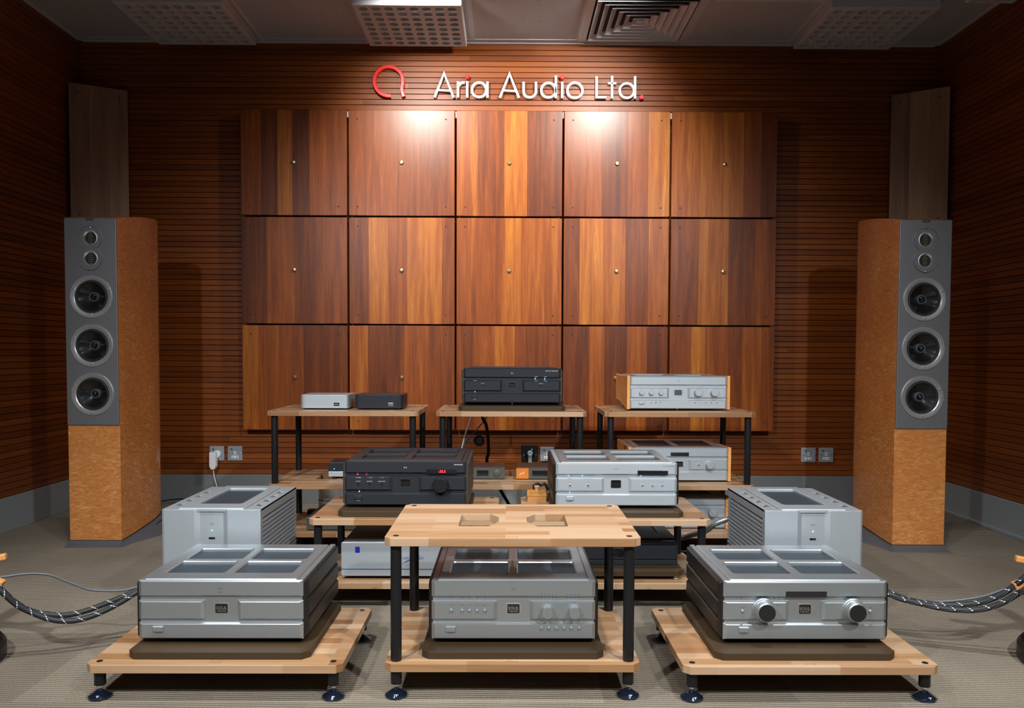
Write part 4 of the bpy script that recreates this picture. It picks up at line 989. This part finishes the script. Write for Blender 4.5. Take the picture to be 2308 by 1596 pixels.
bronze_box('dark bronze streamer with an orange front block', .1390, True)
# flat dark box with a paper tag, bottom tier of the back left rack
t = thing('flat_case', 'flat dark metal case with a tan tag on the lowest back left shelf', 'case', (-.6900, 3.490, ZK0))
B('case', 'bronze_face', t, -.186, .186, 0, .31, .004, .058, .002)
B('paper_tag', 'tag_tan', t, .072, .116, -.0012, .001, .006, .034, .001)
MB().lathe([(.005, 0), (.005, .0006)], (0, 0, 0), 'y', 12).build('tag_mark', 'ink_dark', t, (.094, -.0012, .028)); text('WASHINGTON', .0036, 'ink_dark', t, .094, -.0016, .012)
for x in (-.17, .17):
    for y in (.02, .29): MB().lathe([(.008, 0), (.008, .005)], (0, 0, 0), 'z', 12).build('foot_pad', 'rubber', t, (x, y, 0))
t = thing('white_canister', 'white cylindrical canister standing behind the back left rack', 'canister', (-.9050, 4.05, 0))
MB().lathe([(.046, 0), (.048, .003), (.048, .140), (.0465, .142), (.0465, .215), (.044, .222)], (0, 0, 0), 'z', 36).build('body', 'plastic_white', t, smooth=30)
MB().lathe([(.0485, .139), (.0490, .141), (.0485, .143)], (0, 0, 0), 'z', 36, cap=False).build('seam', 'cable_grey', t, smooth=30)
t = thing('adapter', 'small black power adapter with a grey tail on the lowest back left shelf', 'adapter', (-.9300, 3.860, ZK0))
MB().prism(rrect(-.03, .03, -.02, .02, .005), 0, .022).build('body', 'black_satin', t, bevel=.002)
tube([(.030, 0, .012), (.050, .004, .014), (.066, .01, .012)], .008).build('tail', 'cable_grey', t, smooth=40)
# cork topped wooden box
t = thing('wooden_box', 'small oak box with engraved lid and a cork knob between the middle racks', 'box', (.1170, 3.080, ZM1))
B('body', 'oak', t, -.0360, .0360, 0, .05, 0, .0245, .0008)
lp = MB().strip([[(-.038, -.0018, .0245), (.038, -.0018, .0245), (.038, .055, .0245), (-.038, .055, .0245)], [(-.038, -.0018, .0265), (.038, -.0018, .0265), (.036, .055, .0395), (-.036, .055, .0395)]], True, True, True); ld = lp.build('lid', 'oak', t, bevel=.0006)
for k in range(4):
    for j in range(8 - k % 2):
        o = MB().box(-.0022, .0022, -.0008, .0008, 0, .0004).build('engraving', 'ink_brown', ld, (-.024 + j * .0068, .010 + k * .0085, .0292 + k * .00195)); o.rotation_euler = (math.radians(12.9), 0, 0)
MB().lathe([(.0085, 0), (.0085, .003), (.0090, .013), (.0105, .015), (.0105, .0185), (.0085, .020)], (0, 0, 0), 'z', 22).build('cork_knob', 'cork', t, (.002, .048, .0365), smooth=35)
tube([(.000, .060, .030), (-.010, .062, .052), (.004, .064, .062), (.018, .066, .056), (.034, .066, .060), (.046, .066, .036)], .0055).build('leather_loop', 'black_satin', t, smooth=40)

# ------------------------------------------------------------------ cables
def cable(label, pts, r, mat, name='cable', cat='cable', k=8, group=None):
    b = Vector(pts[0]); m = tube([Vector(p) - b for p in pts], r, k)
    o = m.build(name, mat, None, b, smooth=60); return tag(o, label, cat, group)
cable('upper black braided cable with white flecks left of the power amplifier', [(-.86, 2.53, .215), (-.985, 2.535, .200), (-1.06, 2.49, .184), (-1.123, 2.42, .160), (-1.162, 2.401, .144), (-1.215, 2.382, .125), (-1.256, 2.364, .113), (-1.295, 2.345, .109), (-1.333, 2.326, .116), (-1.377, 2.308, .132), (-1.41, 2.289, .163), (-1.442, 2.27, .209), (-1.50, 2.26, .27)], .0082, 'braided_cable', 'speaker_cable')
cable('lower black braided cable with white flecks left of the power amplifier', [(-.90, 2.532, .185), (-.990, 2.530, .182), (-1.06, 2.47, .176), (-1.114, 2.40, .160), (-1.146, 2.381, .140), (-1.193, 2.362, .116), (-1.233, 2.344, .102), (-1.272, 2.325, .098), (-1.316, 2.306, .108), (-1.362, 2.288, .134), (-1.395, 2.269, .164), (-1.429, 2.25, .211), (-1.49, 2.24, .28)], .0082, 'braided_cable', 'speaker_cable')
cable('thin grey cable curving across to the left edge of the picture', [(-.92, 2.54, .200), (-1.03, 2.50, .178), (-1.132, 2.44, .164), (-1.166, 2.424, .159), (-1.215, 2.409, .162), (-1.251, 2.393, .170), (-1.28, 2.378, .187), (-1.315, 2.362, .209), (-1.343, 2.347, .227), (-1.379, 2.331, .236), (-1.416, 2.316, .237), (-1.46, 2.30, .235), (-1.55, 2.29, .240)], .0036, 'cable_grey', 'signal_cable')
cable('upper black braided cable with white flecks right of the two-knob amplifier', [(.92, 2.53, .215), (1.03, 2.535, .200), (1.10, 2.49, .182), (1.166, 2.42, .160), (1.196, 2.403, .149), (1.239, 2.387, .140), (1.29, 2.37, .137), (1.334, 2.353, .140), (1.374, 2.337, .149), (1.41, 2.32, .164), (1.442, 2.303, .188), (1.471, 2.287, .219), (1.486, 2.27, .246), (1.53, 2.26, .29)], .0085, 'braided_cable', 'speaker_cable')
cable('lower black braided cable with white flecks right of the two-knob amplifier', [(.95, 2.532, .185), (1.045, 2.530, .182), (1.10, 2.47, .176), (1.156, 2.40, .161), (1.196, 2.383, .148), (1.244, 2.367, .140), (1.295, 2.35, .132), (1.342, 2.333, .132), (1.381, 2.317, .138), (1.414, 2.30, .153), (1.443, 2.283, .175), (1.468, 2.267, .202), (1.478, 2.25, .219), (1.53, 2.24, .27)], .0085, 'braided_cable', 'speaker_cable')
cable('thin dark grey cable curving across to the right edge of the picture', [(.97, 2.54, .190), (1.08, 2.50, .165), (1.175, 2.44, .144), (1.212, 2.422, .136), (1.261, 2.405, .136), (1.315, 2.388, .140), (1.368, 2.37, .151), (1.414, 2.352, .166), (1.453, 2.335, .187), (1.485, 2.318, .208), (1.506, 2.30, .220), (1.58, 2.29, .235)], .0044, 'cable_grey', 'signal_cable')
cable('pale grey cable hanging behind the back centre rack', [(-.150, 4.010, .70), (-.175, 3.99, .575), (-.20, 3.987, .50), (-.22, 3.993, .425), (-.236, 4.0, .342), (-.25, 4.02, .20), (-.30, 4.10, .02), (-.45, 4.2, .010)], .0042, 'cable_white', 'signal_cable')
cable('bright blue network cable hanging behind the back centre rack', [(-.060, 4.010, .70), (-.096, 3.99, .576), (-.138, 3.998, .516), (-.188, 4.015, .457), (-.228, 4.032, .41), (-.263, 4.05, .376), (-.34, 4.07, .20), (-.50, 4.12, .020), (-.70, 4.15, .006)], .0030, 'cable_blue', 'network_cable')
cable('thick black power cable hanging behind the back centre rack', [(-.13, 4.010, .70), (-.124, 3.99, .577), (-.102, 3.98, .524), (-.093, 3.98, .456), (-.091, 3.99, .388), (-.096, 4.0, .331), (-.03, 3.99, .20), (.02, 4.0, .10), (.00, 4.05, .012)], .0082, 'black_satin', 'power_cable')
cable('shiny braided silver cable running from the middle rack to the right mono amplifier', [(.50, 3.27, .11), (.62, 3.255, .122), (.708, 3.225, .138), (.738, 3.16, .165), (.772, 3.08, .199), (.80, 3.045, .235), (.86, 3.03, .260), (.90, 3.012, .262)], .0105, 'cable_silver', 'power_cable')
cable('black cable lying along the foot of the back wall behind the left loudspeaker', [(-2.15, 4.56, .006), (-2.02, 4.59, .02), (-1.92, 4.61, .034), (-1.82, 4.61, .036), (-1.715, 4.61, .03), (-1.5, 4.55, .006), (-1.2, 4.5, .006)], .0035, 'black_satin', 'power_cable')
cable('heap of black cable on the floor behind the left mono amplifier', [(-1.02, 3.62, .012), (-.985, 3.68, .030), (-.945, 3.66, .040), (-.905, 3.66, .030), (-.885, 3.69, .012), (-.90, 3.74, .010), (-.96, 3.76, .028), (-.93, 3.63, .022), (-.87, 3.60, .010)], .0095, 'black_satin', 'power_cable')
cable('thin white cable loop on the carpet behind the back left rack', [(-1.10, 4.40, .004), (-1.02, 4.25, .004), (-.985, 4.16, .004), (-1.00, 4.08, .004), (-1.07, 4.05, .004), (-1.16, 4.10, .004)], .003, 'cable_white', 'charger_cable')
# charger
t = thing('charger', 'white mains charger hanging from the left wall socket', 'charger', (-1.6940, YW - .011, .2925))
MB().lathe([(.022, 0), (.022, .012), (.019, .016)], (.004, 0, -.004), 'y', 24).build('plug_head', 'plastic_white', t, smooth=35)
MB().prism([(-.0255, .012), (.0115, .012), (.0115, -.070), (.002, -.088), (-.016, -.088), (-.0255, -.070)], -.014, -.052, 'xz').build('body', 'plastic_white', t, bevel=.003)
tube([(-.007, -.033, -.086), (-.005, -.034, -.120), (.004, -.036, -.155), (.016, -.040, -.190), (.035, -.050, -.235), (.070, -.080, -.270), (.16, -.16, -.277), (.30, -.22, -.277)], .0026).build('cord', 'cable_white', t, smooth=50)

# ------------------------------------------------------------------ wooden stands cut off by the picture edges
def edge_stand(label, s):
    X = 1.650 if s < 0 else 1.695
    t = thing('wooden_stand', label, 'stand', (s * X, 2.30, 0), 'wooden stands at the picture edges')
    MB().lathe([(.207, 0), (.217, .006), (.217, .040), (.207, .053), (.150, .057), (.020, .058)], (0, 0, 0), 'z', 48).build('round_base', 'black_satin', t, (0, -.08, 0), smooth=30)
    MB().lathe([(.022, .050), (.022, .44)], (0, 0, 0), 'z', 20).build('column', 'black_satin', t, (0, -.06, 0), smooth=30)
    def beam(p, q, w, h):
        p, q = Vector(p), Vector(q); d = (q - p).normalized(); sd = d.cross(Vector((0, 0, 1))).normalized(); up = sd.cross(d)
        lo = lambda c: [tuple(c + sd * a * w / 2 + up * b * h / 2) for a, b in ((-1, -1), (1, -1), (1, 1), (-1, 1))]
        MB().strip([lo(p), lo(q)], True, True, True).build('wooden_arm', 'cherry', t, bevel=.003)
    e1, e2 = (.197, .205) if s < 0 else (.204, .226)
    beam((-s * e1, .02, .290), (0, -.04, .262), .022, .017)
    beam((-s * e2, -.01, .2155), (0, -.05, .325), .024, .022)
edge_stand('light wooden stand on a round black base cut off by the left edge', -1)
edge_stand('light wooden stand on a round black base cut off by the right edge', 1)
